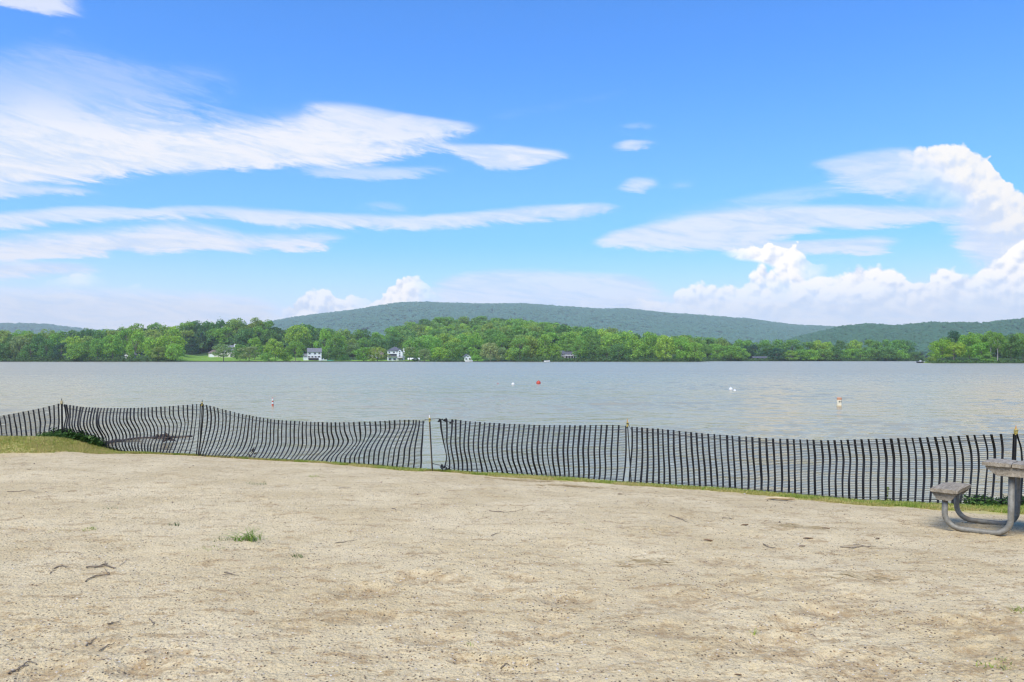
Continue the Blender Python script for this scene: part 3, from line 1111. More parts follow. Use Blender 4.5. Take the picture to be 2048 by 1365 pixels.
def build_trees():
    # ---- trees one can single out, left to right
    S = plant
    far_l = 'at the far left of the far shore'
    S('willow_tree', 40, 480, 672, 44, 'willow', 'grey', 'tall grey-green tree among darker shore trees at the far left of the far shore', trunk=.02)
    S('broadleaf_tree', 195, 474, 674, 34, 'round', 'mid', 'mid green tree where the dark left shore trees meet the pale green grove', trunk=.03)
    S('broadleaf_tree', 225, 476, 669, 40, 'round', 'bright', 'fresh green tree just left of the small white house hidden on the left shore', trunk=.06)
    S('broadleaf_tree', 272, 480, 659, 38, 'tall', 'bright', 'tall fresh green tree just right of the small white house on the left shore', trunk=.03)
    S('broadleaf_tree', 303, 476, 672, 40, 'round', 'bright', 'fresh green tree in the middle of the pale grove on the left shore', trunk=.05)
    S('broadleaf_tree', 338, 480, 670, 66, 'spread', 'lime', 'broad lime green tree at the right end of the left shore grove', trunk=.12)
    S('broadleaf_tree', 318, 470, 692, 36, 'spread', 'olive', 'low spreading tree over the water below the lime green tree', trunk=.10)
    S('broadleaf_tree', 349, 470, 687, 40, 'round', 'bright', 'leafy young tree at the water where the lawn begins', trunk=.04)
    S('spruce_tree', 384, 556, 676, 36, 'spruce', 'blue', 'dark spruce left of the cream house, outermost of three', trunk=.02)
    S('spruce_tree', 404, 566, 664, 34, 'spruce', 'blue', 'dark spruce rising just above the garage of the cream house', trunk=.02)
    S('broadleaf_tree', 421, 574, 668, 36, 'tall', 'dark', 'dark green tree directly behind the cream house', trunk=.05)
    S('ornamental_tree', 447, 472, 686, 46, 'spread', 'grey', 'grey-green vase shaped tree in front of the cream house', trunk=.16)
    S('broadleaf_tree', 480, 486, 688, 34, 'round', 'mid', 'rounded green tree right of the cream house chimney', trunk=.05)
    S('broadleaf_tree', 498, 474, 692, 48, 'spread', 'grey', 'grey-green leaning tree at the water right of the cream house', trunk=.12)
    S('broadleaf_tree', 509, 506, 675, 34, 'round', 'bright', 'bright green tree left of the white gable half hidden on the slope', trunk=.1)
    S('broadleaf_tree', 551, 478, 677, 48, 'round', 'lime', 'bright yellow-green rounded tree on the lawn right of the white gable', trunk=.14)
    S('shrub', 538, 472, 703, 34, 'bush', 'mid', 'dark low shrub at the water under the bright yellow-green tree', trunk=0, cat='shrub')
    S('shrub', 571, 480, 703, 28, 'bush', 'lime', 'pale green bush on the lawn between the two rounded lawn trees', trunk=0, cat='shrub')
    S('broadleaf_tree', 591, 472, 680, 38, 'round', 'mid', 'deep green rounded tree at the water left of the white house with the dark deck', trunk=.17)
    S('broadleaf_tree', 596, 560, 646, 60, 'round', 'lime', 'big yellow-green tree on the slope above the white house with the dark deck', trunk=.05)
    S('broadleaf_tree', 612, 590, 645, 46, 'round', 'dark', 'dark tree behind the big yellow-green tree', trunk=.05)
    S('broadleaf_tree', 649, 528, 655, 36, 'tall', 'bright', 'tall green tree just right of the white house with the dark deck', trunk=.03)
    S('broadleaf_tree', 672, 520, 662, 42, 'tall', 'mid', 'tall green tree above the turquoise pool cover', trunk=.03)
    S('hedge_tree', 657, 512, 694, 26, 'tall', 'dark', 'dark narrow evergreen beside the white house with the dark deck', trunk=0)
    S('hedge_tree', 678, 510, 694, 30, 'tall', 'dark', 'dark evergreen behind the turquoise pool cover', trunk=0)
    S('shrub', 690, 503, 709, 26, 'bush', 'dark', 'dark clipped hedge bush on the lawn right of the turquoise pool cover', trunk=0, cat='shrub')
    S('broadleaf_tree', 706, 540, 684, 36, 'spread', 'grey', 'grey-green slender tree on the lawn below the brown roofed house', trunk=.14)
    S('broadleaf_tree', 728, 476, 693, 44, 'round', 'mid', 'wide low tree at the water left of the white house with the balcony', trunk=.0)
    S('broadleaf_tree', 755, 476, 694, 44, 'round', 'olive', 'low rounded tree touching the white house with the balcony', trunk=.0)
    S('broadleaf_tree', 784, 580, 672, 34, 'round', 'dark', 'dark tree directly behind the white house with the balcony', trunk=.05)
    S('ornamental_tree', 819, 486, 693, 34, 'spread', 'grey', 'grey-green tree just right of the white house with the balcony', trunk=.18)
    S('ornamental_tree', 849, 474, 697, 30, 'round', 'grey', 'small pale grey-green ball shaped tree at the water beside the white cover', trunk=.12)
    S('broadleaf_tree', 838, 512, 676, 46, 'round', 'mid', 'round green tree behind the white cover', trunk=.05)
    S('broadleaf_tree', 880, 476, 694, 38, 'round', 'lime', 'low bright tree at the water right of the grey-green ball shaped tree', trunk=.0)
    S('broadleaf_tree', 905, 482, 683, 48, 'round', 'mid', 'broad green tree left of the little house above the moored pontoon boat', trunk=.0)
    S('broadleaf_tree', 950, 520, 664, 42, 'tall', 'bright', 'tall bright tree above the little house by the pontoon boat', trunk=.05)
    S('shrub', 955, 472, 709, 30, 'bush', 'bright', 'low green bush at the water right of the pontoon boat', trunk=0, cat='shrub')
    S('willow_tree', 981, 474, 685, 42, 'willow', 'tan', 'pale weeping willow at the water, palest tree of the far shore', trunk=.04)
    S('willow_tree', 1003, 478, 694, 30, 'willow', 'grey', 'smaller grey-green willow just right of the pale weeping willow', trunk=.03)
    S('broadleaf_tree', 1022, 474, 697, 26, 'round', 'lime', 'lime green tree right of the two willows', trunk=.03)
    S('broadleaf_tree', 1112, 478, 687, 28, 'tall', 'bright', 'bright narrow tree left of the grey open porch house', trunk=.05)
    S('broadleaf_tree', 1141, 492, 676, 44, 'round', 'mid', 'round tree rising above the grey open porch house', trunk=.2)
    S('broadleaf_tree', 1160, 474, 676, 36, 'tall', 'mid', 'tall tree at the right end of the grey open porch house', trunk=.14)
    S('broadleaf_tree', 1268, 476, 667, 46, 'tall', 'bright', 'tall bright tree on the wooded headland left of the narrow bay', trunk=.03)
    S('broadleaf_tree', 1300, 482, 663, 48, 'round', 'bright', 'highest bright tree of the wooded headland left of the narrow bay', trunk=.03)
    S('broadleaf_tree', 1330, 474, 670, 44, 'round', 'lime', 'yellow-green tree in the middle of the wooded headland', trunk=.03)
    S('broadleaf_tree', 1362, 474, 671, 44, 'tall', 'bright', 'bright tall tree near the tip of the wooded headland', trunk=.03)
    S('broadleaf_tree', 1389, 470, 684, 40, 'round', 'bright', 'rounded tree at the very tip of the wooded headland', trunk=.0)
    S('broadleaf_tree', 1372, 520, 668, 46, 'round', 'olive', 'olive tree behind the tip of the wooded headland', trunk=.03)
    # ---- right point
    S('pine_tree', 1907, 360, 659, 24, 'round', 'blue', 'dark pine standing highest on the right point', trunk=.4, pale=False)
    S('broadleaf_tree', 1884, 346, 678, 42, 'spread', 'bright', 'leftmost broad green tree on the right point', trunk=.12)
    S('broadleaf_tree', 1910, 342, 682, 40, 'spread', 'lime', 'lime green tree below the dark pine on the right point', trunk=.14)
    S('broadleaf_tree', 1939, 350, 664, 44, 'tall', 'bright', 'tall bright tree right of the dark pine on the right point', trunk=.12)
    S('broadleaf_tree', 1962, 342, 684, 36, 'spread', 'bright', 'low bright tree in the middle of the right point', trunk=.14)
    S('pale_trunk_tree', 1981, 352, 661, 30, 'tall', 'bright', 'tree with a bare pale forked trunk on the right point', trunk=.5, pale=True)
    S('pale_trunk_tree', 1995, 338, 664, 34, 'tall', 'mid', 'tree with the thickest pale trunk showing to the ground on the right point', trunk=.42, pale=True)
    S('pale_trunk_tree', 1964, 356, 672, 26, 'tall', 'mid', 'slim pale trunked tree half hidden in the right point grove', trunk=.35, pale=True)
    S('broadleaf_tree', 2022, 344, 668, 42, 'round', 'dark', 'dark tree near the right edge of the right point', trunk=.1)
    S('broadleaf_tree', 2046, 352, 664, 46, 'round', 'mid', 'tree cut by the right edge of the photo on the right point', trunk=.1)
    S('broadleaf_tree', 2078, 346, 668, 44, 'round', 'mid', 'tree beyond the right edge of the right point grove', trunk=.1)
    S('shrub', 1862, 340, 712, 26, 'bush', 'olive', 'low bush at the tip of the right point behind the dark boat', trunk=0, cat='shrub')
    S('shrub', 1974, 334, 706, 34, 'bush', 'mid', 'green bush under the pale trunked trees of the right point', trunk=0, cat='shrub')
    for px, D, top, w, tn in ((1872, 372, 690, 30, 'mid'), (1893, 378, 672, 40, 'mid'), (1925, 384, 668, 44, 'dark'), (1958, 386, 664, 44, 'mid'), (1996, 380, 667, 44, 'mid'), (2030, 384, 670, 46, 'dark')):
        S('broadleaf_tree', px, D, top, w, 'round', tn, 'tree in the back row of the right point grove', 'back row trees of the right point', trunk=.06)

    # ---- the wood as rows of single trees
    def row(p0, p1, step, D, Dj, fr, spread_top, tones, label, group, kinds=('round', 'round', 'tall', 'spread'), w=(.85, 1.15), avoid=()):
        p = p0
        while p < p1:
            q = p + rt.uniform(-.25, .25) * step
            p += step * rt.uniform(.85, 1.15)
            if any(a <= q <= b for a, b in avoid):
                continue
            d = D + rt.uniform(-Dj, Dj)
            sk = float(np.interp(q, SKY_PX, SKY_Y))
            if fr is None:                     # a row with its own tree height
                gz = float(terrain_z(q, d))
                top = HZ - (gz + rt.uniform(*spread_top) - CAMZ) * F / d
            else:
                top = sk + fr + rt.uniform(-spread_top, spread_top)
            tn = rt.choice(tones)
            lb = {'lime': 'yellow-green', 'bright': 'fresh green', 'olive': 'olive green', 'mid': 'mid green', 'dark': 'dark green', 'blue': 'blue-green', 'grey': 'grey-green', 'tan': 'pale tan'}[tn]
            S('broadleaf_tree', q, d, top, step * rt.uniform(*w) * 1.55, rt.choice(kinds), tn, lb + ' ' + label, lb + ' ' + group, trunk=rt.uniform(.0, .06))

    dk = ['dark', 'dark', 'mid', 'blue', 'mid']
    mx = ['mid', 'bright', 'olive', 'dark', 'mid', 'lime', 'bright']
    lt = ['mid', 'bright', 'olive', 'bright', 'mid', 'lime', 'dark']
    row(-60, 190, 25, 472, 4, 24, 6, dk, 'tree in the dark front row of the far left shore', 'trees of the dark front row, far left shore', avoid=((32, 50),))
    row(-60, 365, 29, 520, 12, 9, 3, mx, 'tree in the middle row of the far left wood', 'middle row trees of the far left wood')
    row(-70, 560, 27, 590, 18, 0, 3.5, ['mid', 'olive', 'dark', 'mid', 'olive', 'dark', 'bright'], 'tree on the left skyline between the left edge and the big mountain', 'left skyline trees')
    row(366, 560, 30, 566, 8, 17, 5, ['mid', 'olive', 'bright', 'mid', 'dark'], 'tree on the slope above the cream house', 'trees on the slope above the cream house', avoid=((375, 428),))
    row(620, 800, 27, 590, 10, 20, 4, ['mid', 'olive', 'bright', 'mid', 'dark', 'grey'], 'tree on the slope above the houses in the middle', 'trees on the slope above the middle houses')
    row(610, 800, 25, 650, 12, 5, 4, mx, 'tree on the upper slope above the houses in the middle', 'trees on the upper slope above the middle houses')
    row(800, 1250, 27, 830, 25, 0, 2.5, ['mid', 'dark', 'bright', 'olive', 'dark'], 'tree on the crest of the wooded hill', 'trees on the crest of the wooded hill', w=(.7, 1.0))
    row(790, 1250, 24, 750, 14, None, (14, 19), lt, 'tree on the upper slope of the wooded hill', 'trees on the upper slope of the wooded hill')
    row(800, 1265, 26, 670, 14, None, (15, 20), lt, 'tree on the middle slope of the wooded hill', 'trees on the middle slope of the wooded hill')
    row(800, 1265, 27, 600, 14, None, (15, 21), lt, 'tree on the lower slope of the wooded hill', 'trees on the lower slope of the wooded hill')
    row(820, 1265, 29, 540, 12, None, (15, 20), mx, 'tree in the second row behind the shore below the wooded hill', 'second row trees below the wooded hill', avoid=((925, 960),))
    row(1035, 1260, 26, 478, 5, 30, 5, ['mid', 'dark', 'mid', 'olive', 'dark', 'bright'], 'tree at the water below the wooded hill, right of the willows', 'shore trees right of the willows', avoid=((1104, 1166),))
    row(1240, 1420, 28, 540, 12, 3, 3, ['mid', 'dark', 'olive', 'mid'], 'tree in the back row of the wooded headland', 'back row trees of the wooded headland')
    row(1405, 1850, 25, 566, 4, 17, 5, ['dark', 'mid', 'dark', 'mid', 'bright', 'blue'], 'tree in the front row round the narrow bay', 'front row trees round the narrow bay', avoid=((1492, 1548),))
    row(1395, 1832, 26, 608, 14, 2, 3, ['olive', 'mid', 'lime', 'mid', 'dark'], 'tree in the back row round the narrow bay', 'back row trees round the narrow bay')
    row(1485, 1556, 24, 584, 3, 12, 4, ['dark', 'blue'], 'tree in the shade behind the low cabin in the narrow bay', 'trees behind the low cabin in the narrow bay')

    # ---- understorey along the shore: nobody could count it
    rs = np.random.RandomState(5)
    C, N, Sz = [], [], []
    for p0, p1, dn, hh in ((-80, 352, 900, 3.2), (1030, 1402, 900, 3.0), (860, 928, 150, 2.5), (1398, 1856, 900, 3.0), (1856, 2110, 260, 1.3)):
        n = dn * 9
        p = rs.uniform(p0, p1, n)
        d = shore_d(p) + rs.uniform(0.2, 14, n) 
        z = terrain_z(p, d) + hh * rs.rand(n) ** 1.3 * (0.45 + 0.8 * np.abs(perlin(p * 0.09, p * 0, 4)) * 2)
        C.append(np.stack([(p - 1024) / F * d, d, z], -1))
        N.append(np.stack([0.5 * rs.randn(n), -0.5 + 0.5 * rs.randn(n), 0.7 + 0 * p], -1))
        Sz.append(rs.uniform(.25, .55, n))
    v, f = leaf_quads(np.concatenate(C), np.concatenate(N), np.concatenate(Sz), rs)
    o = link('undergrowth', mesh_np('undergrowth', v, f), MATS['foliage'])
    o.color = (0.085, 0.16, 0.05, 1)
    tag(o, kind='stuff')

    # ---- woods in the gaps of the wooded hill and the canopy of the far ridges
    def canopy(name, p0, p1, d0, d1, n, rad, color, hmul, seed, face=14):
        rs = np.random.RandomState(seed)
        p = rs.uniform(p0, p1, n)
        d = rs.uniform(d0, d1, n)
        z = terrain_z(p, d)
        ok = z > 3
        p, d, z = p[ok], d[ok], z[ok]
        n = len(p)
        c = np.stack([(p - 1024) / F * d, d, z + hmul * rad * rs.uniform(.4, 1.0, n)], -1)
        dr = rs.randn(n, face, 3)
        dr[:, :, 1] -= 0.35
        dr[:, :, 2] = np.abs(dr[:, :, 2]) * 1.1 - 0.15
        dr /= np.linalg.norm(dr, axis=2, keepdims=True)
        r = rad * rs.uniform(.7, 1.25, (n, 1, 1))
        pos = (c[:, None, :] + dr * r * np.array([1, 1, .85])).reshape(-1, 3)
        nrm = dr.reshape(-1, 3)
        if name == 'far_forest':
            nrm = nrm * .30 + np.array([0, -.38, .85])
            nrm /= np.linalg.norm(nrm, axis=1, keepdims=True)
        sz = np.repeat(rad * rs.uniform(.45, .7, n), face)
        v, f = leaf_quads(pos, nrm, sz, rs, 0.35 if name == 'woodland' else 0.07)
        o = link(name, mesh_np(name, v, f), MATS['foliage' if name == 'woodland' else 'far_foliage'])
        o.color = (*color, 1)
        tag(o, kind='stuff')
    canopy('woodland', 780, 1270, 560, 860, 1500, 5.0, (0.16, 0.29, 0.06), 1.9, 3, 20)
    canopy('woodland', -120, 600, 560, 640, 500, 5.0, (0.075, 0.155, 0.05), 1.4, 4, 20)
    canopy('woodland', 600, 800, 575, 700, 350, 5.0, (0.09, 0.18, 0.05), 1.4, 8, 20)
    canopy('woodland', 1270, 1850, 585, 680, 500, 5.0, (0.085, 0.17, 0.05), 1.4, 9, 20)
    canopy('woodland', 1862, 2300, 392, 470, 300, 3.5, (0.085, 0.17, 0.05), 1.5, 10, 20)
    canopy('woodland', -900, -70, 470, 640, 900, 6, (0.075, 0.155, 0.05), 1.4, 14, 16)
    canopy('woodland', 2100, 3000, 335, 470, 700, 5, (0.085, 0.17, 0.05), 1.4, 15, 16)
    canopy('far_forest', 450, 1760, 1900, 3400, 21000, 7.5, (0.115, 0.25, 0.17), .8, 5, 9)  # pale bluish leaf colour, part of the distance haze painted in
    canopy('far_forest', 1540, 2300, 1000, 1660, 9000, 5.5, (0.08, 0.19, 0.105), .8, 6, 9)  # nearer ridge: darker, with less haze painted into its colour
    canopy('far_forest', -400, 230, 2700, 3580, 4500, 8.0, (0.115, 0.25, 0.17), .8, 7, 8)  # haze painted into the leaf colour, as on the big ridge


build_trees()
print('trees', len(TREES))


# ------------------------------------------------------------------ houses and boats on the far shore
def house_mats():
    simple('white_siding', (0.78, 0.78, 0.76), 0.6, 0.04, 0.6)
    simple('cream_siding', (0.62, 0.58, 0.48), 0.6, 0.05, 0.6)
    simple('grey_siding', (0.36, 0.37, 0.36), 0.7, 0.1, 0.6)
    simple('brown_siding', (0.12, 0.085, 0.06), 0.8, 0.15, 0.6)
    simple('grey_shingle', (0.155, 0.16, 0.17), 0.85, 0.15, 1.5)
    simple('slate_shingle', (0.085, 0.09, 0.11), 0.85, 0.15, 1.5)
    simple('brown_shingle', (0.16, 0.12, 0.11), 0.85, 0.15, 1.5)
    simple('trim_white', (0.80, 0.80, 0.79), 0.5, 0.03, 0.6)
    simple('glass_dark', (0.03, 0.035, 0.042), 0.08, 0.1, 0.6)
    simple('deck_wood', (0.085, 0.07, 0.06), 0.85, 0.2, 1.0)
    simple('boat_white', (0.78, 0.79, 0.80), 0.25, 0.03, 0.8)
    simple('tarp_white', (0.74, 0.75, 0.75), 0.5, 0.06, 0.8, bump=0.3)
    simple('tarp_teal', (0.04, 0.27, 0.27), 0.45, 0.12, 1.2, bump=0.3)
    simple('boat_black', (0.02, 0.022, 0.026), 0.3, 0.1, 1.0)
    simple('stone_block', (0.34, 0.32, 0.29), 0.9, 0.2, 1.5)


house_mats()


def gable_body(mb, x0, x1, y0, y1, h, rise, along='x', base=-1.2):
    """walls with gable ends; the ridge runs along x or along y"""
    if along == 'x':
        mb.prism([(y0, base), (y1, base), (y1, h), ((y0 + y1) / 2, h + rise), (y0, h)], 'x', x0, x1)
    else:
        mb.prism([(x0, base), (x0, h), ((x0 + x1) / 2, h + rise), (x1, h), (x1, base)], 'y', y0, y1)


def gable_roof(mb, x0, x1, y0, y1, h, rise, along='x', over=.4, th=.22):
    if along == 'x':
        m = (y0 + y1) / 2
        s = rise / (m - y0)
        e = h - over * s
        mb.prism([(y0 - over, e + .02), (m, h + rise + .02), (y1 + over, e + .02), (y1 + over, e + th), (m, h + rise + th + .05), (y0 - over, e + th)], 'x', x0 - over, x1 + over)
    else:
        m = (x0 + x1) / 2
        s = rise / (m - x0)
        e = h - over * s
        mb.prism([(x0 - over, e + .02), (x0 - over, e + th), (m, h + rise + th + .05), (x1 + over, e + th), (x1 + over, e + .02), (m, h + rise + .02)], 'y', y0 - over, y1 + over)


def hip_roof(mb, x0, x1, y0, y1, h, rise, over=.4, inset=None):
    x0 -= over; x1 += over; y0 -= over; y1 += over
    d = (y1 - y0) / 2 if inset is None else inset
    m = (y0 + y1) / 2
    v = [(x0, y0, h - .1), (x1, y0, h - .1), (x1, y1, h - .1), (x0, y1, h - .1), (x0, y0, h + .12), (x1, y0, h + .12), (x1, y1, h + .12), (x0, y1, h + .12), (x0 + d, m, h + rise), (x1 - d, m, h + rise)]
    mb.add(v, [(0, 3, 2, 1), (0, 1, 5, 4), (1, 2, 6, 5), (2, 3, 7, 6), (3, 0, 4, 7), (4, 5, 9, 8), (6, 7, 8, 9), (5, 6, 9), (7, 4, 8)])


def window(parent, x, z, w, h, y=0.0, frame='trim_white', wall='front', name='window', nx=2):
    """a framed window standing proud of the wall; front faces -y, left faces -x"""
    def bx(mb, a0, b0, c0, a1, b1, c1):
        if wall == 'front':
            mb.box(a0, b0, c0, a1, b1, c1)
        elif wall == 'left':
            mb.box(b0, a0, c0, b1, a1, c1)
        else:
            mb.box(-b1, a0, c0, -b0, a1, c1)
    t = .11
    mb = MB()
    bx(mb, x - w / 2 - t, y - .09, z - t, x - w / 2, y + .03, z + h + t)
    bx(mb, x + w / 2, y - .09, z - t, x + w / 2 + t, y + .03, z + h + t)
    bx(mb, x - w / 2, y - .09, z - t, x + w / 2, y + .03, z)
    bx(mb, x - w / 2, y - .09, z + h, x + w / 2, y + .03, z + h + t)
    for k in range(1, nx):
        bx(mb, x - w / 2 + w * k / nx - .03, y - .075, z, x - w / 2 + w * k / nx + .03, y + .03, z + h)
    f = mb.build(name, MATS[frame], parent)
    p = MB()
    bx(p, x - w / 2, y - .04, z, x + w / 2, y + .02, z + h)
    p.build('pane', MATS['glass_dark'], f)
    return f


def part(name, mat, parent, fn, *a, **k):
    mb = MB()
    fn(mb, *a, **k)
    return mb.build(name, MATS[mat], parent)


def boxpart(name, mat, parent, *boxes):
    mb = MB()
    for b in boxes:
        mb.box(*b)
    return mb.build(name, MATS[mat], parent)


def deck(parent, x0, x1, y0, y1, z, posts=4, rail=.95, mat='deck_wood'):
    d = boxpart('deck', mat, parent, (x0, y0, z - .25, x1, y1 - .01, z))
    mb = MB()
    mb.box(x0, y0, z + rail - .1, x1, y0 + .09, z + rail)
    n = max(2, int((x1 - x0) / .45))
    for i in range(n + 1):
        x = x0 + (x1 - x0 - .05) * i / n
        mb.box(x, y0 + .02, z, x + .05, y0 + .07, z + rail - .1)
    mb.build('railing', MATS[mat], d)
    for i in range(posts):
        x = x0 + .1 + (x1 - x0 - .4) * i / max(1, posts - 1)
        boxpart('post', mat, d, (x, y0 + .1, -1.5, x + .2, y0 + .3, z - .25))
    return d


def boat(name, loc, rz, L, Wd, H, mat, label, cat='boat', top=None):
    o = empty(name, loc, label, cat, None, rz)
    st = []
    n = 9
    for i in range(n):
        t = i / (n - 1)
        w = Wd / 2 * (0.86 if i == 0 else 1.0) * (1 - max(0, (t - .45) / .55) ** 2.2 * .97)
        z = H * (1 + .25 * t * t)
        x = -L / 2 + L * t
        st.append([(x, -w, z), (x, -w * .75, .02 + .22 * H * t), (x, 0, -.12 + .3 * H * t * t), (x, w * .75, .02 + .22 * H * t), (x, w, z), (x, w * .86, z - .04), (x, w * .6, z * .45), (x, -w * .6, z * .45), (x, -w * .86, z - .04)])
    m = MB()
    k = 9
    v = [p for s in st for p in s]
    f = []
    for i in range(n - 1):
        for j in range(k):
            a, b = i * k + j, i * k + (j + 1) % k
            f.append((a, a + k, b + k, b))
    f.append(tuple(range(k)))
    f.append(tuple((n - 1) * k + j for j in range(k - 1, -1, -1)))
    m.add(v, f)
    m.build('hull', MATS[mat], o)
    if top == 'outboard':
        b = MB()
        b.box(-L / 2 - .35, -.18, .1, -L / 2 - .02, .18, H + .45)
        b.build('outboard_motor', MATS['boat_black'], o, bevel=.05)
        b = MB()
        b.box(-.3, -Wd * .3, H * .5, .2, Wd * .3, H + .55)
        c = b.build('console', MATS['boat_white'], o, bevel=.05)
        b = MB()
        b.box(.21, -Wd * .28, H + .2, .25, Wd * .28, H + .85)
        b.build('windscreen', MATS['glass_dark'], c)
    if top == 'canopy':
        b = MB()
        for x in (-L * .3, L * .22):
            for y in (-Wd * .42, Wd * .42):
                b.tube([(x, y, H), (x, y, H + 1.5)], .04, 6)
        c = b.build('canopy_frame', MATS['grey_siding'], o)
        b = MB()
        b.prism([(-Wd / 2, H + 1.5), (Wd / 2, H + 1.5), (Wd / 2, H + 1.6), (0, H + 1.8), (-Wd / 2, H + 1.6)], 'x', -L * .34, L * .26)
        b.build('canopy', MATS['tarp_white'], o)
    return o


def build_houses():
    def spot(px, py, D):
        return ((px - 1024) / F * D, D, float(terrain_z(px, D)) + .05)

    # white house hidden in the left grove
    D = 492
    o = empty('lake_house', spot(255, 713.0, D), 'small white gabled house peeping out of the pale left shore grove', 'house', None, R(-12))
    part('wall', 'white_siding', o, gable_body, -2.6, 2.6, 0, 6, 2.6, 1.7, 'y')
    part('roof', 'grey_shingle', o, gable_roof, -2.6, 2.6, 0, 6, 2.6, 1.7, 'y')
    window(o, -1.0, 0.9, 1.0, 1.1)
    window(o, 1.1, 0.9, 1.0, 1.1)

    # cream house with garage
    D = 532
    o = empty('lake_house', spot(455, 712.6, D), 'cream house with grey roof, white chimney and garage wing on the lawn', 'house')
    part('wall', 'cream_siding', o, gable_body, -5.3, 5.0, 0, 8, 5.5, 3.0, 'x')
    rf = part('roof', 'grey_shingle', o, gable_roof, -5.3, 5.0, 0, 8, 5.5, 3.0, 'x')
    c = boxpart('chimney', 'trim_white', o, (4.2, 1.2, 0, 5.35, 2.3, 9.3), (4.0, 1.0, 9.3, 5.5, 2.5, 9.6))
    g = boxpart('garage', 'cream_siding', o, (-14.0, 1.0, -1.2, -5.32, 7.0, 3.1))
    mb = MB(); hip_roof(mb, -14.0, -5.7, 1.0, 7.0, 3.1, 3.0); mb.build('garage_roof', MATS['brown_shingle'], g)
    boxpart('garage_door', 'trim_white', g, (-13.2, .94, 0, -9.9, .99, 2.4))
    for x in (1.0, 2.2, 3.4):
        window(o, x, 3.6, .75, 1.4, nx=1)
    window(o, -3.2, 3.5, 1.4, 1.4)
    window(o, -.8, .6, 1.4, 1.5)
    window(o, 2.8, .3, 1.6, 2.0)

    # white gable up the slope
    D = 566
    o = empty('lake_house', spot(510, 707, D), 'white gabled house with a long grey roof half hidden in trees up the slope', 'house')
    part('wall', 'white_siding', o, gable_body, 3.6, 9.4, 0, 9, 5.2, 4.0, 'y')
    part('roof', 'grey_shingle', o, gable_roof, 3.6, 9.4, 0, 9, 5.2, 4.0, 'y')
    part('wing_wall', 'white_siding', o, gable_body, -9.5, 3.58, 1.5, 8, 4.6, 3.2, 'x')
    part('wing_roof', 'slate_shingle', o, gable_roof, -9.5, 3.1, 1.5, 8, 4.6, 3.2, 'x')
    for x in (-8.6, -6.4):
        boxpart('chimney', 'trim_white', o, (x, 3.9, 4, x + .7, 4.9, 9.4))
    window(o, 6.5, 5.6, 1.2, 1.4)
    window(o, 5.2, 2.4, 1.1, 1.5)
    window(o, 7.8, 2.4, 1.1, 1.5)

    # white two storey house with dark deck
    D = 508
    o = empty('lake_house', spot(629, 716.6, D), 'white two storey house with grey roof and a dark deck underneath', 'house', None, R(17))
    part('wall', 'white_siding', o, gable_body, -4.5, 4.6, 0, 8, 5.9, 2.4, 'x')
    part('roof', 'grey_shingle', o, gable_roof, -4.5, 4.6, 0, 8, 5.9, 2.4, 'x')
    part('side_wing', 'white_siding', o, gable_body, -7.2, -4.53, 1.0, 7, 2.9, 1.6, 'x')
    part('side_wing_roof', 'grey_shingle', o, gable_roof, -7.2, -4.98, 1.0, 7, 2.9, 1.6, 'x')
    for x in (-3.2, .3, 3.2):
        window(o, x, 4.3, 1.3, 1.05)
    for x in (-3.6, -1.4, .7, 3.0):
        window(o, x, 2.15, 1.05 if x < 2 else 1.5, 1.0)
    window(o, 3.2, 3.2, .9, 1.1, y=-4.53, wall='left')
    d = deck(o, -4.2, 2.6, -2.4, 0, 1.75, 4)
    boxpart('under_deck_panel', 'glass_dark', o, (-3.6, -.05, 0, 2.2, -.012, 1.45))  # flat dark panel across the opening under the deck
    mb = MB()
    for k in range(6):
        mb.box(2.7, -2.4 + .32 * k, -.6 , 4.0, -2.4 + .32 * (k + 1) - .012, 0.05 + .27 * k)
    mb.build('stairs', MATS['trim_white'], o)

    # brown roofed house above
    D = 576
    o = empty('lake_house', spot(751, 701.5, D), 'house with a wide brown roof and white centre gable showing above the trees', 'house')
    part('wall', 'cream_siding', o, gable_body, -5.8, 5.8, 0, 8, 3.0, 3.4, 'x')
    part('roof', 'brown_shingle', o, gable_roof, -5.8, 5.8, 0, 8, 3.0, 3.4, 'x')
    dm = part('dormer', 'white_siding', o, gable_body, -1.6, 2.0, -.35, 3.0, 3.4, 1.7, 'y', 0)
    part('dormer_roof', 'brown_shingle', dm, gable_roof, -1.6, 2.0, -.35, 3.4, 3.4, 1.7, 'y', .25)
    window(dm, .2, 3.3, .9, 1.0, y=-.35)
    window(o, -4.2, 1.0, 1.4, 1.3)
    window(o, 4.2, 1.0, 1.4, 1.3)

    # white house with balcony
    D = 508
    o = empty('lake_house', spot(791, 719.0, D), 'white house with dark hipped roof, dark balcony and tall windowed gable', 'house')
    boxpart('wall', 'white_siding', o, (-5.5, 0, -1.2, 1.05, 8, 6.8))
    mb = MB(); hip_roof(mb, -5.5, 3.6, 0, 8, 6.8, 2.8); mb.build('roof', MATS['slate_shingle'], o)
    gw = part('gable_wing', 'white_siding', o, gable_body, 1.07, 4.9, -.8, 7, 6.0, 1.9, 'y')
    part('gable_roof', 'slate_shingle', gw, gable_roof, 1.07, 4.9, -.8, 7, 6.0, 1.9, 'y', .3)
    for z in (2.9, 4.3, 5.7):
        window(gw, 2.95, z, .95, .95, y=-.8)
    window(o, -4.2, 5.3, 1.0, 1.0)
    window(o, -1.1, 5.3, 1.2, 1.0)
    boxpart('balcony_dark_panel', 'glass_dark', o, (-5.0, -.06, 3.4, .85, -.012, 4.7))  # flat dark panel on the wall, painting the shade of a recess
    b = boxpart('balcony', 'deck_wood', o, (-5.2, -1.6, 2.9, 1.0, -.07, 3.1))
    mb = MB()
    mb.box(-5.2, -1.6, 3.95, 1.0, -1.5, 4.05)
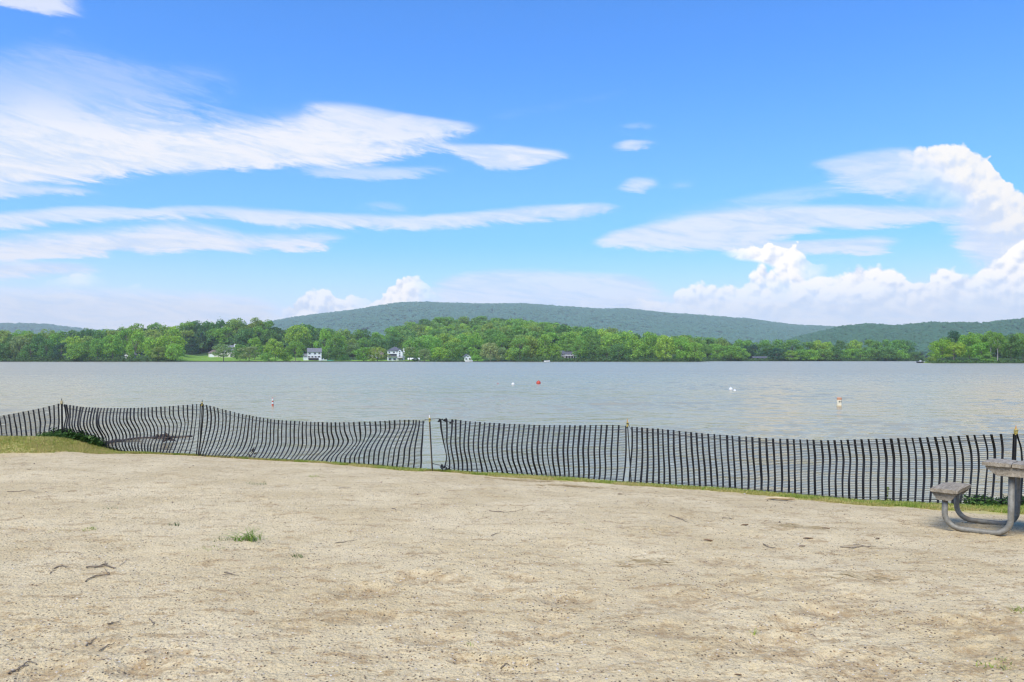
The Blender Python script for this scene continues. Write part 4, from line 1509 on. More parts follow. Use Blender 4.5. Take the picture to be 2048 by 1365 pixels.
    for k in range(15):
        mb.box(-5.2 + .437 * k, -1.58, 3.1, -5.14 + .437 * k, -1.52, 3.95)
    mb.build('railing', MATS['deck_wood'], b)
    window(o, -3.8, .4, 1.8, 1.3, nx=3)
    window(o, -.6, .4, 1.6, 1.3, nx=3)
    boxpart('chimney', 'trim_white', o, (4.92, 2, -1, 5.9, 3.2, 8.3), (4.82, 1.9, 8.3, 6.0, 3.3, 8.6))
    deck(o, 1.5, 6.6, -3.4, -.82, 2.0, 4)

    # little house above the pontoon boat
    D = 506
    o = empty('lake_house', spot(936, 711.5, D), 'little pale house among trees above the moored pontoon boat', 'house', None, R(20))
    part('wall', 'white_siding', o, gable_body, -2.7, 2.7, 0, 5, 2.5, 1.9, 'y')
    part('roof', 'slate_shingle', o, gable_roof, -2.7, 2.7, 0, 5, 2.5, 1.9, 'y')
    window(o, 0, 2.5, .8, .9)
    window(o, -1.2, .8, 1.1, 1.1)
    window(o, 1.3, .8, 1.1, 1.1)

    # grey open porch house
    D = 484
    o = empty('lake_house', spot(1137, 719.5, D), 'grey house with an open pillared porch under tall trees, right half of the shore', 'house')
    part('wall', 'grey_siding', o, gable_body, -5.2, 5.2, 0, 7, 4.2, 1.8, 'x')
    part('roof', 'slate_shingle', o, gable_roof, -5.2, 5.2, 0, 7, 4.2, 1.8, 'x')
    boxpart('porch_roof', 'trim_white', o, (-2.6, -2.4, 3.0, 4.8, -.02, 3.25))
    for x in (-2.4, -.6, 1.2, 2.9, 4.4):
        boxpart('porch_post', 'trim_white', o, (x, -2.3, -1.2, x + .22, -2.08, 2.98))
    boxpart('porch_dark_panel', 'glass_dark', o, (-2.0, -.06, 0, 4.2, -.012, 2.4))  # flat dark panel on the wall, painting the shade inside the porch
    window(o, -3.9, 1.2, 1.4, 1.5)
    for x in (-3.9, 2.0):
        window(o, x, 3.4, .9, .7, nx=1)
    boxpart('floor', 'stone_block', o, (-2.6, -2.4, -1.3, 4.8, -.02, -.02))

    # low cabin in the bay
    D = 573
    o = empty('cabin', spot(1521, 719.8, D), 'low brown cabin in the shade at the back of the narrow bay', 'cabin')
    part('wall', 'brown_siding', o, gable_body, -5.5, 5.5, 0, 5, 2.0, 1.0, 'x')
    part('roof', 'slate_shingle', o, gable_roof, -5.5, 5.5, 0, 5, 2.0, 1.0, 'x')
    for x in (-3.4, 0, 3.2):
        window(o, x, .6, 1.3, .9)

    # white cover, boats, pool, docks
    D = 497
    o = empty('canopy_tent', spot(826, 718.3, D), 'long white tarpaulin shelter on the shore right of the white house with the balcony', 'shelter')
    mb = MB()
    n = 12
    pr = [(-1.6, .9), (-1.3, 1.5), (-.6, 1.95), (.2, 2.05), (1.0, 1.8), (1.5, 1.2), (1.6, .9), (1.5, .85), (0.9, 1.65), (.2, 1.88), (-.5, 1.78), (-1.2, 1.35), (-1.5, .85)]
    mb.prism(pr[::-1], 'x', -3.4, 4.6)
    mb.build('cover', MATS['tarp_white'], o)
    mb = MB()
    for x in (-3.2, .6, 4.4):
        for y in (-1.5, 1.5):
            mb.tube([(x, y, -.6), (x, y, 1.0)], .06, 6)
    mb.build('frame', MATS['grey_siding'], o)
    plant('shrub', 831, 492, 714.6, 16, 'bush', 'dark', 'dark clipped bush in front of the long white tarpaulin shelter', trunk=0, cat='shrub')

    boat('motor_boat', spot(647, 718.3, 505), R(200), 4.8, 1.9, .95, 'boat_white', 'white boat parked on the lawn beside the white house with the dark deck', top='outboard')
    p = spot(661.5, 718.4, 503)
    o = empty('pool', p, 'turquoise covered pool on the lawn right of the parked white boat', 'pool')
    mb = MB(); mb.lathe([(2.3, -.5), (2.35, .42), (2.2, .48)], 28); mb.build('wall', MATS['tarp_teal'], o)
    mb = MB(); mb.lathe([(2.18, .40), (1.6, .50), (.8, .53), (.05, .54)], 28); mb.build('cover', MATS['tarp_teal'], o, True)

    def dock(px, D, L, wd, label):
        o = empty('dock', ((px - 1024) / F * D, D, WATER), label, 'dock')
        boxpart('deck', 'grey_siding', o, (-wd / 2, -L, .38, wd / 2, 0, .5))
        for y in (-L + .2, -L / 2, -.4):
            for x in (-wd / 2 - .1, wd / 2 + .1):
                mb = MB(); mb.tube([(x, y, -1), (x, y, .9)], .09, 7); mb.build('post', MATS['deck_wood'], o)
    dock(844, 470, 5.5, 3.2, 'grey dock below the small ball shaped tree')
    dock(594, 469, 4.0, 4.0, 'low grey dock below the deep green rounded tree')
    boat('pontoon_boat', ((938 - 1024) / F * 464, 464, WATER + .05), R(8), 4.6, 2.2, .75, 'boat_white', 'white pontoon boat with canopy moored below the little pale house', top='canopy')
    boat('motor_boat', ((1094 - 1024) / F * 462, 462, WATER), R(5), 3.6, 1.5, .7, 'boat_white', 'small white boat moored at the wooded shore left of the grey porch house', top=None)
    boat('motor_boat', ((1841 - 1024) / F * 345, 345, WATER), R(8), 3.2, 1.4, .62, 'boat_black', 'black motor boat lying off the tip of the right point', top='outboard')


build_houses()


# ------------------------------------------------------------------ buoys
def buoy_mats():
    simple('buoy_red', (0.45, 0.05, 0.02), 0.35, 0.12, 6)
    simple('buoy_white', (0.62, 0.62, 0.60), 0.35, 0.05, 6)
    simple('buoy_cream', (0.66, 0.60, 0.44), 0.45, 0.12, 8)
    simple('buoy_orange', (0.50, 0.25, 0.14), 0.45, 0.1, 8)
    simple('black_mark', (0.02, 0.02, 0.022), 0.5, 0.1, 8)
    simple('steel_dark', (0.10, 0.10, 0.10), 0.4, 0.1, 8, metal=.8)


buoy_mats()


def wpt(px, py):
    """a point on the lake"""
    Y = (CAMZ - WATER) * F / (py - HZ)
    return ((px - 1024) / F * Y, Y, WATER)


def ball(parent, r, mat, name='float', c=(0, 0, 0)):
    mb = MB()
    mb.lathe([(max(.004, r * math.cos(a)), r * math.sin(a)) for a in np.linspace(-math.pi / 2, math.pi / 2, 15)], 22, c)
    return mb.build(name, MATS[mat], parent, True)


def build_buoys():
    def round_buoy(name, px, py, r, up, mat, label, group=None, ring=True):
        p = wpt(px, py)
        o = empty(name, (p[0], p[1], WATER + r * up), label, 'buoy', group)
        ball(o, r, mat)
        if ring:
            mb = MB()
            ring_ = [(r * .16 * math.cos(a), 0, r * 1.08 + r * .16 * math.sin(a)) for a in np.linspace(0, 2 * math.pi, 13)]
            mb.tube(ring_, r * .05, 6, False)
            mb.lathe([(r * .2, r * .95), (r * .16, r * 1.06)], 12)
            mb.build('eye', MATS[mat], o, True)
        return o
    round_buoy('mooring_buoy', 1077, 768.5, .19, .45, 'buoy_red', 'bright red ball buoy out on the lake')
    round_buoy('mooring_buoy', 1026, 770.0, .14, .25, 'buoy_white', 'white ball buoy low in the water left of the bright red one')
    round_buoy('mooring_buoy', 1461.5, 781.0, .135, .45, 'buoy_white', 'larger white ball buoy of the touching pair on the right half of the lake')
    round_buoy('mooring_buoy', 1469.5, 782.4, .095, .10, 'buoy_white', 'smaller low white float touching the larger white ball buoy on its right')
    round_buoy('float', 996, 768.5, .05, .4, 'buoy_red', 'tiny dark red float left of both ball buoys in the middle of the lake', ring=False)

    # striped marker
    p = wpt(545.3, 812.5)
    o = empty('marker_buoy', p, 'thin red and white striped marker buoy on the left half of the lake', 'buoy')
    k = p[1] / F
    segs = [(-6, 1, 'buoy_orange', 2.1), (1, 4.2, 'buoy_red', 1.9), (4.2, 8.0, 'buoy_white', 1.7), (8.0, 10.6, 'buoy_red', 1.6), (10.6, 14.0, 'buoy_white', 1.55)]
    for a, b, mname, r in segs:
        mb = MB()
        pr = [(r * k, a * k), (r * k, b * k)]
        if b == 14.0:
            pr += [(r * k * .8, (b + .7) * k), (r * k * .3, (b + 1.1) * k)]
        mb.lathe(pr, 14)
        mb.build('band', MATS[mname], o, False)
    mb = MB(); mb.lathe([(1.0 * k, 14.9 * k), (1.0 * k, 16.0 * k), (.3 * k, 16.6 * k)], 10); mb.build('cap', MATS['buoy_red'], o)

    # can buoy with marks
    p = wpt(1678.5, 811.5)
    o = empty('can_buoy', p, 'cream cylinder buoy with an orange top band and two black marks', 'buoy')
    k = p[1] / F
    mb = MB()
    mb.lathe([(4.6 * k, -8 * k), (5.4 * k, -1 * k), (5.4 * k, .8 * k), (4.7 * k, 1.2 * k), (4.7 * k, 11.2 * k)], 24)
    mb.build('body', MATS['buoy_cream'], o)
    mb = MB(); mb.lathe([(4.75 * k, 11.2 * k), (4.75 * k, 14.2 * k), (4.75 * k, 15.2 * k), (4.0 * k, 16.2 * k), (.6 * k, 16.6 * k)], 24); mb.build('top', MATS['buoy_orange'], o)
    for s in (-1, 1):
        mb = MB()
        a = s * .36 - math.pi / 2
        for da in (-.22, 0, .22):
            pass
        pts = []
        for zz in (6.6, 9.0):
            for da in (-.24, -.08, .08, .24):
                pts.append((4.78 * k * math.cos(a + da), 4.78 * k * math.sin(a + da), zz * k))
        inn = [(x * .97, y * .97, z) for x, y, z in pts]
        n = 4
        f = [(i, i + 1, i + 5, i + 4) for i in range(3)]
        f += [(8 + i + 4, 8 + i + 5, 8 + i + 1, 8 + i) for i in range(3)]
        mb.add(pts + inn, f)
        mb.build('mark', MATS['black_mark'], o)


build_buoys()


# ------------------------------------------------------------------ the netting fence
def fence_mats():
    simple('net_black', (0.007, 0.007, 0.008), 0.5, 0.2, 5.0, spec=0.35)
    simple('cord_dark', (0.030, 0.030, 0.034), 0.6, 0.2, 8.0)
    simple('rod_black', (0.022, 0.021, 0.019), 0.5, 0.3, 8.0)
    simple('rod_tan', (0.36, 0.28, 0.17), 0.75, 0.2, 8.0)
    simple('insulator_yellow', (0.42, 0.32, 0.07), 0.45, 0.15, 20.0)
    simple('tip_white', (0.78, 0.77, 0.74), 0.5, 0.05, 20.0)
    simple('tip_orange', (0.55, 0.25, 0.04), 0.5, 0.1, 20.0)
    simple('straw_tie', (0.50, 0.42, 0.22), 0.8, 0.2, 20.0)


fence_mats()

BAYS = [
    # left of the first post, running out of the picture
    [[(-420, 838), (-413, 882)], [(-300, 836), (-293, 880)], [(-120, 842), (-112, 880)], [(3.8, 832), (9, 860), (11, 878)], [(71, 819), (75, 850), (79, 880)], [(87.6, 815.5), (92.7, 846), (86.5, 862), (90, 880)],
     [(108, 810), (109.3, 841), (107, 880)], [(117, 808), (118.3, 843.5), (115, 880)]],
    [[(129, 809), (131, 820), (133, 836), (128, 852), (127, 866), (134, 882)], [(134, 809.5), (135.5, 823), (137, 833), (133, 847), (134, 858), (143, 874), (150, 884)],
     [(161, 814), (157.4, 831), (154, 847), (155, 857), (169, 879), (172, 890)], [(197, 816), (193, 831), (191, 847), (193, 856), (207, 877), (204, 890), (210, 900)],
     [(245, 817), (243, 832), (243, 845), (254, 861), (258, 874), (252, 889), (260, 904)], [(294.6, 815.5), (294.6, 836), (306, 854), (308.5, 871), (300, 889), (299, 905)],
     [(352, 812), (352, 833), (360.6, 847), (356, 871), (349, 892), (342, 907)], [(392, 808.5), (392, 828), (389, 846), (385, 876), (378, 900), (374, 909)], [(401, 808.5), (400, 845), (397, 880), (393, 911)]],
    [[(406, 809), (406, 830), (404, 853), (401, 880), (396, 912)], [(412.6, 810), (417, 831), (416, 853), (410, 876), (404, 896), (398, 913)], [(481, 828), (478.6, 851), (475, 874), (467, 897), (450, 917.5)],
     [(548.6, 839.7), (547, 864), (547, 889), (537, 912), (529, 921)], [(607, 843.5), (606, 866), (607, 889), (600, 907), (586, 923.5)], [(651, 845), (651, 866), (656, 881.6), (655, 899), (637, 914.6), (628, 926)],
     [(697, 845), (698.5, 864), (708.5, 884), (693, 902), (681, 913), (680.6, 929)], [(753, 843), (755.5, 866), (737, 889), (730.5, 904), (729.5, 920), (730, 931.5)], [(782, 841), (783.5, 858.7), (772, 879), (762, 902), (760.6, 917), (759, 934)],
     [(821.5, 839.7), (822, 848.6), (810, 874), (801, 897), (799, 917), (795, 937)], [(846.5, 842), (845.5, 862), (843.5, 885), (842, 905), (843, 922), (841, 941)]],
    [[(881, 839), (881.5, 855), (886.7, 885.6), (893, 912), (892, 924.6), (888, 937)], [(888.7, 839), (890.8, 861), (890.8, 879.5), (894, 902), (896, 922.6), (893, 940)], [(900, 839), (899, 861), (895.4, 886.7), (899, 912), (904, 933), (904, 946)],
     [(913, 839.5), (912.8, 866), (911.8, 886.7), (914.4, 907), (918, 927.7), (917.4, 947)], [(932.8, 842.6), (929.7, 876.4), (929.7, 900), (935, 922.6), (936, 947)], [(991.7, 846.7), (986.7, 892), (988.5, 917.8), (996, 937), (999, 949)],
     [(1074, 850.5), (1069, 897), (1071.7, 925), (1079, 947), (1081, 957)], [(1150, 851), (1145, 902.5), (1146.6, 933), (1147.5, 951), (1146, 961)], [(1229, 850), (1225, 902.5), (1226.6, 933), (1225, 958), (1221.5, 967)], [(1252, 852), (1252, 902), (1250.8, 933), (1246, 968)]],
    [[(1263.4, 854), (1263.4, 902), (1261, 933), (1257, 969)], [(1330.7, 859), (1332, 902.5), (1334.5, 938), (1335, 974)], [(1404, 867), (1405.7, 902.5), (1409.5, 938), (1412, 979)], [(1538, 877), (1539.5, 918), (1542.4, 959.7), (1541, 990)],
     [(1652, 881), (1656.7, 918), (1653.8, 959.7), (1655, 1002)], [(1757.7, 878), (1763.6, 918), (1762, 959.7), (1762, 1006)], [(1852.7, 875), (1861.6, 912), (1863, 953.8), (1858.7, 1009)], [(1938.8, 870.6), (1947.7, 906), (1949, 936), (1941.8, 1011)], [(1990, 868.5), (1998, 897), (1997, 925), (1990, 1012)], [(2012, 868), (2013.5, 890), (2012, 915), (2012, 1013)], [(2027, 868), (2026, 915), (2024, 1013)]],
    [[(2033, 868), (2043, 895), (2046, 940), (2040, 1013)], [(2120, 872), (2125, 910), (2126, 950), (2120, 1014)], [(2260, 876), (2264, 920), (2262, 960), (2258, 1015)], [(2420, 868), (2424, 915), (2424, 960), (2420, 1016)], [(2650, 862), (2655, 915), (2653, 960), (2650, 1012)], [(2950, 868), (2956, 915), (2954, 960), (2950, 1006)]],
]
# approximate spacing of the slats in photo pixels along each bay (start, end)
SPACING = [(9.6, 9.4), (6.0, 8.3), (7.1, 9.6), (9.0, 11.2), (11.2, 16.4), (16.6, 17.0)]


def build_fence():
    NV = 26
    NS = 36           # strands
    rs = np.random.RandomState(21)
    root = empty('netting_fence', (0, 13, -.3), 'long sagging black plastic netting fence on rods along the edge of the beach', 'fence')
    inv = Vector(root.location)

    def resample(poly):
        poly = np.array(poly, float)
        y = poly[:, 1]
        t = (y - y[0]) / (y[-1] - y[0])
        tt = np.linspace(0, 1, NV)
        # smooth interpolation
        from_x = np.interp(tt, t, poly[:, 0])
        k = np.array([1, 2, 3, 2, 1.]) / 9
        pad = np.concatenate([[2 * from_x[0] - from_x[2], 2 * from_x[0] - from_x[1]], from_x, [2 * from_x[-1] - from_x[-2], 2 * from_x[-1] - from_x[-3]]])
        from_x = np.convolve(pad, k, 'valid')
        return np.stack([from_x, y[0] + tt * (y[-1] - y[0])], -1)

    cords = []
    for bi, bay in enumerate(BAYS):
        keys = np.stack([resample(p) for p in bay])           # (k, NV, 2)
        kx = keys[:, :, 0].mean(1)
        # slat stations
        a, b = SPACING[bi]
        xs = [kx[0]]
        while True:
            t = (xs[-1] - kx[0]) / (kx[-1] - kx[0])
            nx = xs[-1] + (a + (b - a) * t) * rs.uniform(.92, 1.08)
            if nx > kx[-1] - 0.4 * b:
                break
            xs.append(nx)
        xs.append(kx[-1])
        xs = np.array(xs)
        # cubic-ish interpolation between key slats
        fine = np.linspace(kx[0], kx[-1], 400)
        dens = np.empty((400, NV, 2))
        for j in range(NV):
            for c in range(2):
                dens[:, j, c] = np.interp(fine, kx, keys[:, j, c])
        ker = np.hanning(35); ker /= ker.sum()
        def smooth(arr):
            lin = np.linspace(0, 1, 400)[:, None, None]
            base = arr[:1] * (1 - lin) + arr[-1:] * lin
            r = arr - base
            r = np.concatenate([-r[17:0:-1], r, -r[-2:-19:-1]], 0)
            out = np.apply_along_axis(lambda q: np.convolve(q, ker, 'valid'), 0, r)
            return out + base
        dens = smooth(dens)

        def surf(x):
            """(NV,2) pixel curve of the slat at station x"""
            q = (x - kx[0]) / (kx[-1] - kx[0]) * 399
            i = int(np.clip(math.floor(q), 0, 398))
            return dens[i] * (1 - (q - i)) + dens[i + 1] * (q - i)

        def to_world(curve, side):
            Y0 = np.interp(curve[0, 0] * .5 + curve[-1, 0] * .5, FX, FY)
            off = (curve[:, 0] - (curve[0, 0] * np.linspace(1, 0, NV) + curve[-1, 0] * np.linspace(0, 1, NV)))
            Y = Y0 + 0.010 * off + side
            return np.stack([(curve[:, 0] - 1024) / F * Y, Y, CAMZ - (curve[:, 1] - HZ) / F * Y], -1)

        slats = []
        for i, x in enumerate(xs):
            c = surf(x).copy()
            wob = rs.uniform(-.5, .5)
            c[:, 0] += wob + (0.9 if rs.rand() < .2 else .45) * np.sin(np.linspace(0, 4 + 4 * rs.rand(), NV) + rs.rand() * 6) * rs.rand()
            c[:, 1] += rs.uniform(-.25, .25)
            slats.append(to_world(c, rs.uniform(-.006, .006)))
        slats = np.stack(slats)                                # (n, NV, 3)
        n = len(slats)
        # direction along the fence at each slat
        d = np.gradient(slats, axis=0)
        d[:, :, 2] *= .3
        d /= np.linalg.norm(d, axis=2, keepdims=True)
        nor = np.cross(d, np.array([0, 0, 1.0]))
        nor /= np.linalg.norm(nor, axis=2, keepdims=True)
        hw = 0.0150 * (1 + .09 * rs.randn(n, 1, 1) + .10 * np.sin(np.linspace(0, 6, NV)[None, :, None] * rs.uniform(.4, 1.2, (n, 1, 1)) + 6 * rs.rand(n, 1, 1)))
        th = 0.0022
        prof = [(-1, -1), (1, -1), (1, 1), (-1, 1)]
        V = np.stack([slats + d * hw * s + nor * th * t for s, t in prof], 2)      # n,NV,4,3
        V[:, :, :, :] -= np.array(inv)
        idx = np.arange(n * NV * 4).reshape(n, NV, 4)
        F1 = np.concatenate([np.stack([idx[:, :-1, k], idx[:, :-1, (k + 1) % 4], idx[:, 1:, (k + 1) % 4], idx[:, 1:, k]], -1).reshape(-1, 4) for k in range(4)])
        verts = [V.reshape(-1, 3)]
        faces = [F1]
        base = n * NV * 4
        # strands between the slats, one mid point each so they sag a little
        tv = (np.arange(NS) + .5) / NS
        ii = np.clip((tv * (NV - 1)).astype(int), 0, NV - 2)
        ff = (tv * (NV - 1) - ii)[None, :, None]
        P = slats[:, ii] * (1 - ff) + slats[:, ii + 1] * ff                        # n, NS, 3
        mid = (P[:-1] + P[1:]) / 2
        mid[:, :, 2] += rs.uniform(-.004, .001, mid.shape[:2])
        M = np.empty((2 * n - 1, NS, 3))
        M[0::2] = P
        M[1::2] = mid
        r = 0.0033
        off3 = np.array([[0, -r, 0], [0, r * .6, r * .9], [0, r * .6, -r * .9]])
        # leave a few broken strands
        V2 = (M[:, :, None, :] + off3[None, None]) - np.array(inv)
        id2 = base + np.arange((2 * n - 1) * NS * 3).reshape(2 * n - 1, NS, 3)
        F2 = np.stack([np.stack([id2[:-1, :, k], id2[1:, :, k], id2[1:, :, (k + 1) % 3], id2[:-1, :, (k + 1) % 3]], -1) for k in range(3)], 2)   # seg,NS,3,4
        keep = np.repeat(rs.rand(n - 1, NS) > .012, 2, axis=0)
        F2 = F2[keep].reshape(-1, 4)
        verts.append(V2.reshape(-1, 3))
        faces.append(F2)
        me = mesh_np('netting', np.concatenate(verts), np.concatenate(faces))
        link('netting', me, MATS['net_black'], root)
        # the cord threaded near the top and the one near the bottom
        ct = slats[:, 0] * .0
        tq = {0: 2.6, 1: 2.6, 2: 2.2, 3: 1.8, 4: 2.0, 5: 2.4}[bi]
        jt = int(tq)
        ct = slats[:, jt] * (1 - (tq - jt)) + slats[:, jt + 1] * (tq - jt)
        cords.append(ct + np.array([0, -.012, 0]))
        if bi in (1, 3, 4, 5):
            cb = slats[:, NV - 3]
            mb = MB()
            mb.tube([tuple(p - np.array(inv) + np.array([0, -.012, 0])) for p in cb], .0035, 5)
            mb.build('bottom_cord', MATS['cord_dark'], root)

    # posts: (top px,py) (foot px,py) radius, kind
    posts = [((123.5, 808), (124.5, 878), .020, 'thick'), ((404, 811), (398, 915), .009, 'rod'), ((859.5, 843), (865, 945), .0125, 'tan'), ((1255.3, 852), (1262.5, 967), .009, 'rod'), ((2031.5, 868), (2027, 1013), .017, 'thick'), ((2651, 858), (2653, 1012), .009, 'rod')]
    anchors = []
    for (t, f_, r, kind) in posts:
        Y = float(fence_y_px((t[0] + f_[0]) / 2)) - .03
        a, b = W(*t, Y), W(*f_, Y)
        b = b + (b - a) / np.linalg.norm(b - a) * .15
        a0, b0 = a - np.array(inv), b - np.array(inv)
        up = (a0 - b0) / np.linalg.norm(a0 - b0)
        mb = MB()
        if kind == 'thick':
            # angle iron stake
            w = r
            for dx in ((-w, w),):
                mb.add([b0 + np.array([-w, 0, 0]), b0 + np.array([w, 0, 0]), b0 + np.array([w, .006, 0]), b0 + np.array([-w, .006, 0]), a0 + np.array([-w, 0, 0]), a0 + np.array([w, 0, 0]), a0 + np.array([w, .006, 0]), a0 + np.array([-w, .006, 0])],
                       [(0, 3, 2, 1), (4, 5, 6, 7), (0, 1, 5, 4), (1, 2, 6, 5), (2, 3, 7, 6), (3, 0, 4, 7)])
                mb.add([b0 + np.array([-.004, -.022, 0]), b0 + np.array([.004, -.022, 0]), b0 + np.array([.004, -.001, 0]), b0 + np.array([-.004, -.001, 0]), a0 + np.array([-.004, -.022, 0]), a0 + np.array([.004, -.022, 0]), a0 + np.array([.004, -.001, 0]), a0 + np.array([-.004, -.001, 0])],
                       [(0, 3, 2, 1), (4, 5, 6, 7), (0, 1, 5, 4), (1, 2, 6, 5), (2, 3, 7, 6), (3, 0, 4, 7)])
            post = mb.build('post', MATS['rod_black'], root)
        else:
            mb.tube([b0, a0], r, 8)
            post = mb.build('post', MATS['rod_black'], root)
            if kind == 'tan':
                mb = MB()
                mb.tube([b0 + np.array([-.012, .006, 0]), a0 + np.array([-.012, .006, 0])], r * .55, 6)
                mb.tube([a0, a0 + up * .045], r * 1.1, 8)
                mb.build('wood_edge', MATS['rod_tan'], post)
        # yellow insulator clip at the top
        c0 = a0 + up * .03
        mb = MB()
        mb.tube([c0 - up * .03, c0 - up * .01, c0 + up * .015, c0 + up * .035], [r + .004, r + .009, r + .008, r + .003], 10)
        mb.tube([c0 + np.array([-.024, -.015, .012]), c0 + np.array([.024, -.015, .018])], .006, 8)
        mb.tube([c0 + np.array([.015, -.012, -.02]), c0 + np.array([-.018, -.012, -.045])], .007, 8)
        ins = mb.build('insulator', MATS['insulator_yellow' if kind != 'thick' or t[0] > 500 else 'straw_tie'], post)
        mb = MB()
        mb.tube([c0 + up * .035, c0 + up * .085], [r * .8 if kind != 'thick' else .008, .005], 8)
        mb.build('tip', MATS['tip_white' if kind == 'tan' else ('tip_orange' if t[0] > 1000 else 'rod_black')], post)
        mb = MB()
        mb.tube([c0 + np.array([-.02, -.02, .012]), c0 + np.array([0, -.026, .014]), c0 + np.array([.02, -.02, .012])], .005, 6)
        mb.build('tie', MATS['cord_dark'], post)
        anchors.append(c0 + np.array(inv) + np.array([0, -.02, .012]))

    def cordmesh(pts, r=.0042, name='top_cord'):
        mb = MB()
        mb.tube([tuple(np.array(p) - np.array(inv)) for p in pts], r, 5)
        mb.build(name, MATS['cord_dark'], root)
    cordmesh(np.vstack([cords[0], anchors[0][None]]))
    cordmesh(np.vstack([anchors[0][None], cords[1], anchors[1][None]]))
    cordmesh(np.vstack([anchors[1][None], cords[2], W(851, 839.5, 13.72)[None], anchors[2][None]]))
    cordmesh(np.vstack([anchors[2][None], W(878, 837.8, 13.6)[None], W(890, 841, 13.58)[None], cords[3][3:], anchors[3][None]]), .0055)
    cordmesh(np.vstack([anchors[3][None], cords[4], anchors[4][None]]))
    cordmesh(np.vstack([anchors[4][None], cords[5]]))
    # lower ties in the gap and the bundled netting
    cordmesh([W(865, 927, 13.66), W(871, 929, 13.64), W(879, 930.5, 13.62), W(888, 933, 13.6)], .007, 'gap_tie')
    cordmesh([W(842, 938, 13.75), W(852, 940, 13.74), W(863, 941.5, 13.7)], .004, 'gap_tie')
    def knot(px, py, Y, s, n, name):
        mb = MB()
        r2 = random.Random(int(px))
        c = W(px, py, Y) - np.array(inv)
        for k in range(n):
            pts = []
            p = c + np.array([r2.uniform(-s, s) * .5, r2.uniform(-.03, .01), r2.uniform(-s, s) * .5])
            for j in range(5):
                pts.append(p.copy())
                p = p + np.array([r2.uniform(-s, s) * .7, r2.uniform(-.015, .012), r2.uniform(-s, s) * .7])
            mb.tube(pts, [.006, .010, .011, .008, .003], 5)
        mb.build(name, MATS['net_black'], root)
    knot(886, 934, 13.58, .045, 9, 'bundled_netting')
    knot(895, 942, 13.58, .05, 8, 'bundled_netting')
    knot(889, 841, 13.57, .03, 6, 'bundled_netting')
    knot(879, 841, 13.57, .025, 4, 'bundled_netting')
    knot(903, 844, 13.56, .025, 4, 'bundled_netting')


build_fence()


# ------------------------------------------------------------------ picnic table
def table_mats():
    m, g, b = mat_begin('weathered_wood')
    tc = g.node('ShaderNodeTexCoord')
    p = tc.outputs['Object']
    x, y, z = g.sep(p)
    st = g.xyz(g.m('MULTIPLY', x, 26), g.m('MULTIPLY', y, 2.2), g.m('MULTIPLY', z, 26))
    n1 = g.noise(st, 2.0, 6, 0.65, 0.6)
    n2 = g.noise(p, 9, 5, 0.6)
    c = g.mix(g.ss(n1, 0.3, 0.7), (0.17, 0.135, 0.088), (0.36, 0.305, 0.22))
    c = g.mix(g.m('MULTIPLY', g.ss(n2, 0.52, 0.72), 0.5), c, (0.47, 0.41, 0.31))
    c = g.mix(g.m('MULTIPLY', g.ss(g.noise(p, 4, 4, 0.6), 0.54, 0.70), 0.75), c, (0.13, 0.115, 0.085))
    g.put(b.inputs['Base Color'], c)
    b.inputs['Roughness'].default_value = 0.88
    bp = g.node('ShaderNodeBump')
    bp.inputs['Strength'].default_value = 0.7
    bp.inputs['Distance'].default_value = 0.006
    g.put(bp.inputs['Height'], n1)
    g.l.new(bp.outputs[0], b.inputs['Normal'])
    m, g, b = mat_begin('galvanised_pipe')
    tc = g.node('ShaderNodeTexCoord')
    p = tc.outputs['Object']
    n = g.noise(p, 22, 6, 0.7)
    c = g.mix(g.ss(n, 0.35, 0.65), (0.175, 0.160, 0.122), (0.255, 0.24, 0.195))
    st = g.noise(p, 4.5, 5, 0.7)
    c = g.mix(g.m('MULTIPLY', g.ss(st, 0.50, 0.70), 0.75), c, (0.17, 0.125, 0.08))
    g.put(b.inputs['Base Color'], c)
    b.inputs['Metallic'].default_value = 0.12
    b.inputs['Specular IOR Level'].default_value = 0.4
    g.put(b.inputs['Roughness'], g.rng(n, .3, .7, .48, .68))


table_mats()
# the table stands a little askew on the sloping beach
TABLE_M = Matrix.Translation((5.204, 7.551, -.079)) @ Matrix.Rotation(-.6455, 4, 'Z') @ Matrix.Rotation(-.0788, 4, 'X') @ Matrix.Rotation(.012, 4, 'Y')
T_S0, T_S1, T_HALF, T_LEG, T_LEN, T_PIPE, T_SO = .562, .810, .370, .127, 1.206, .474, .019


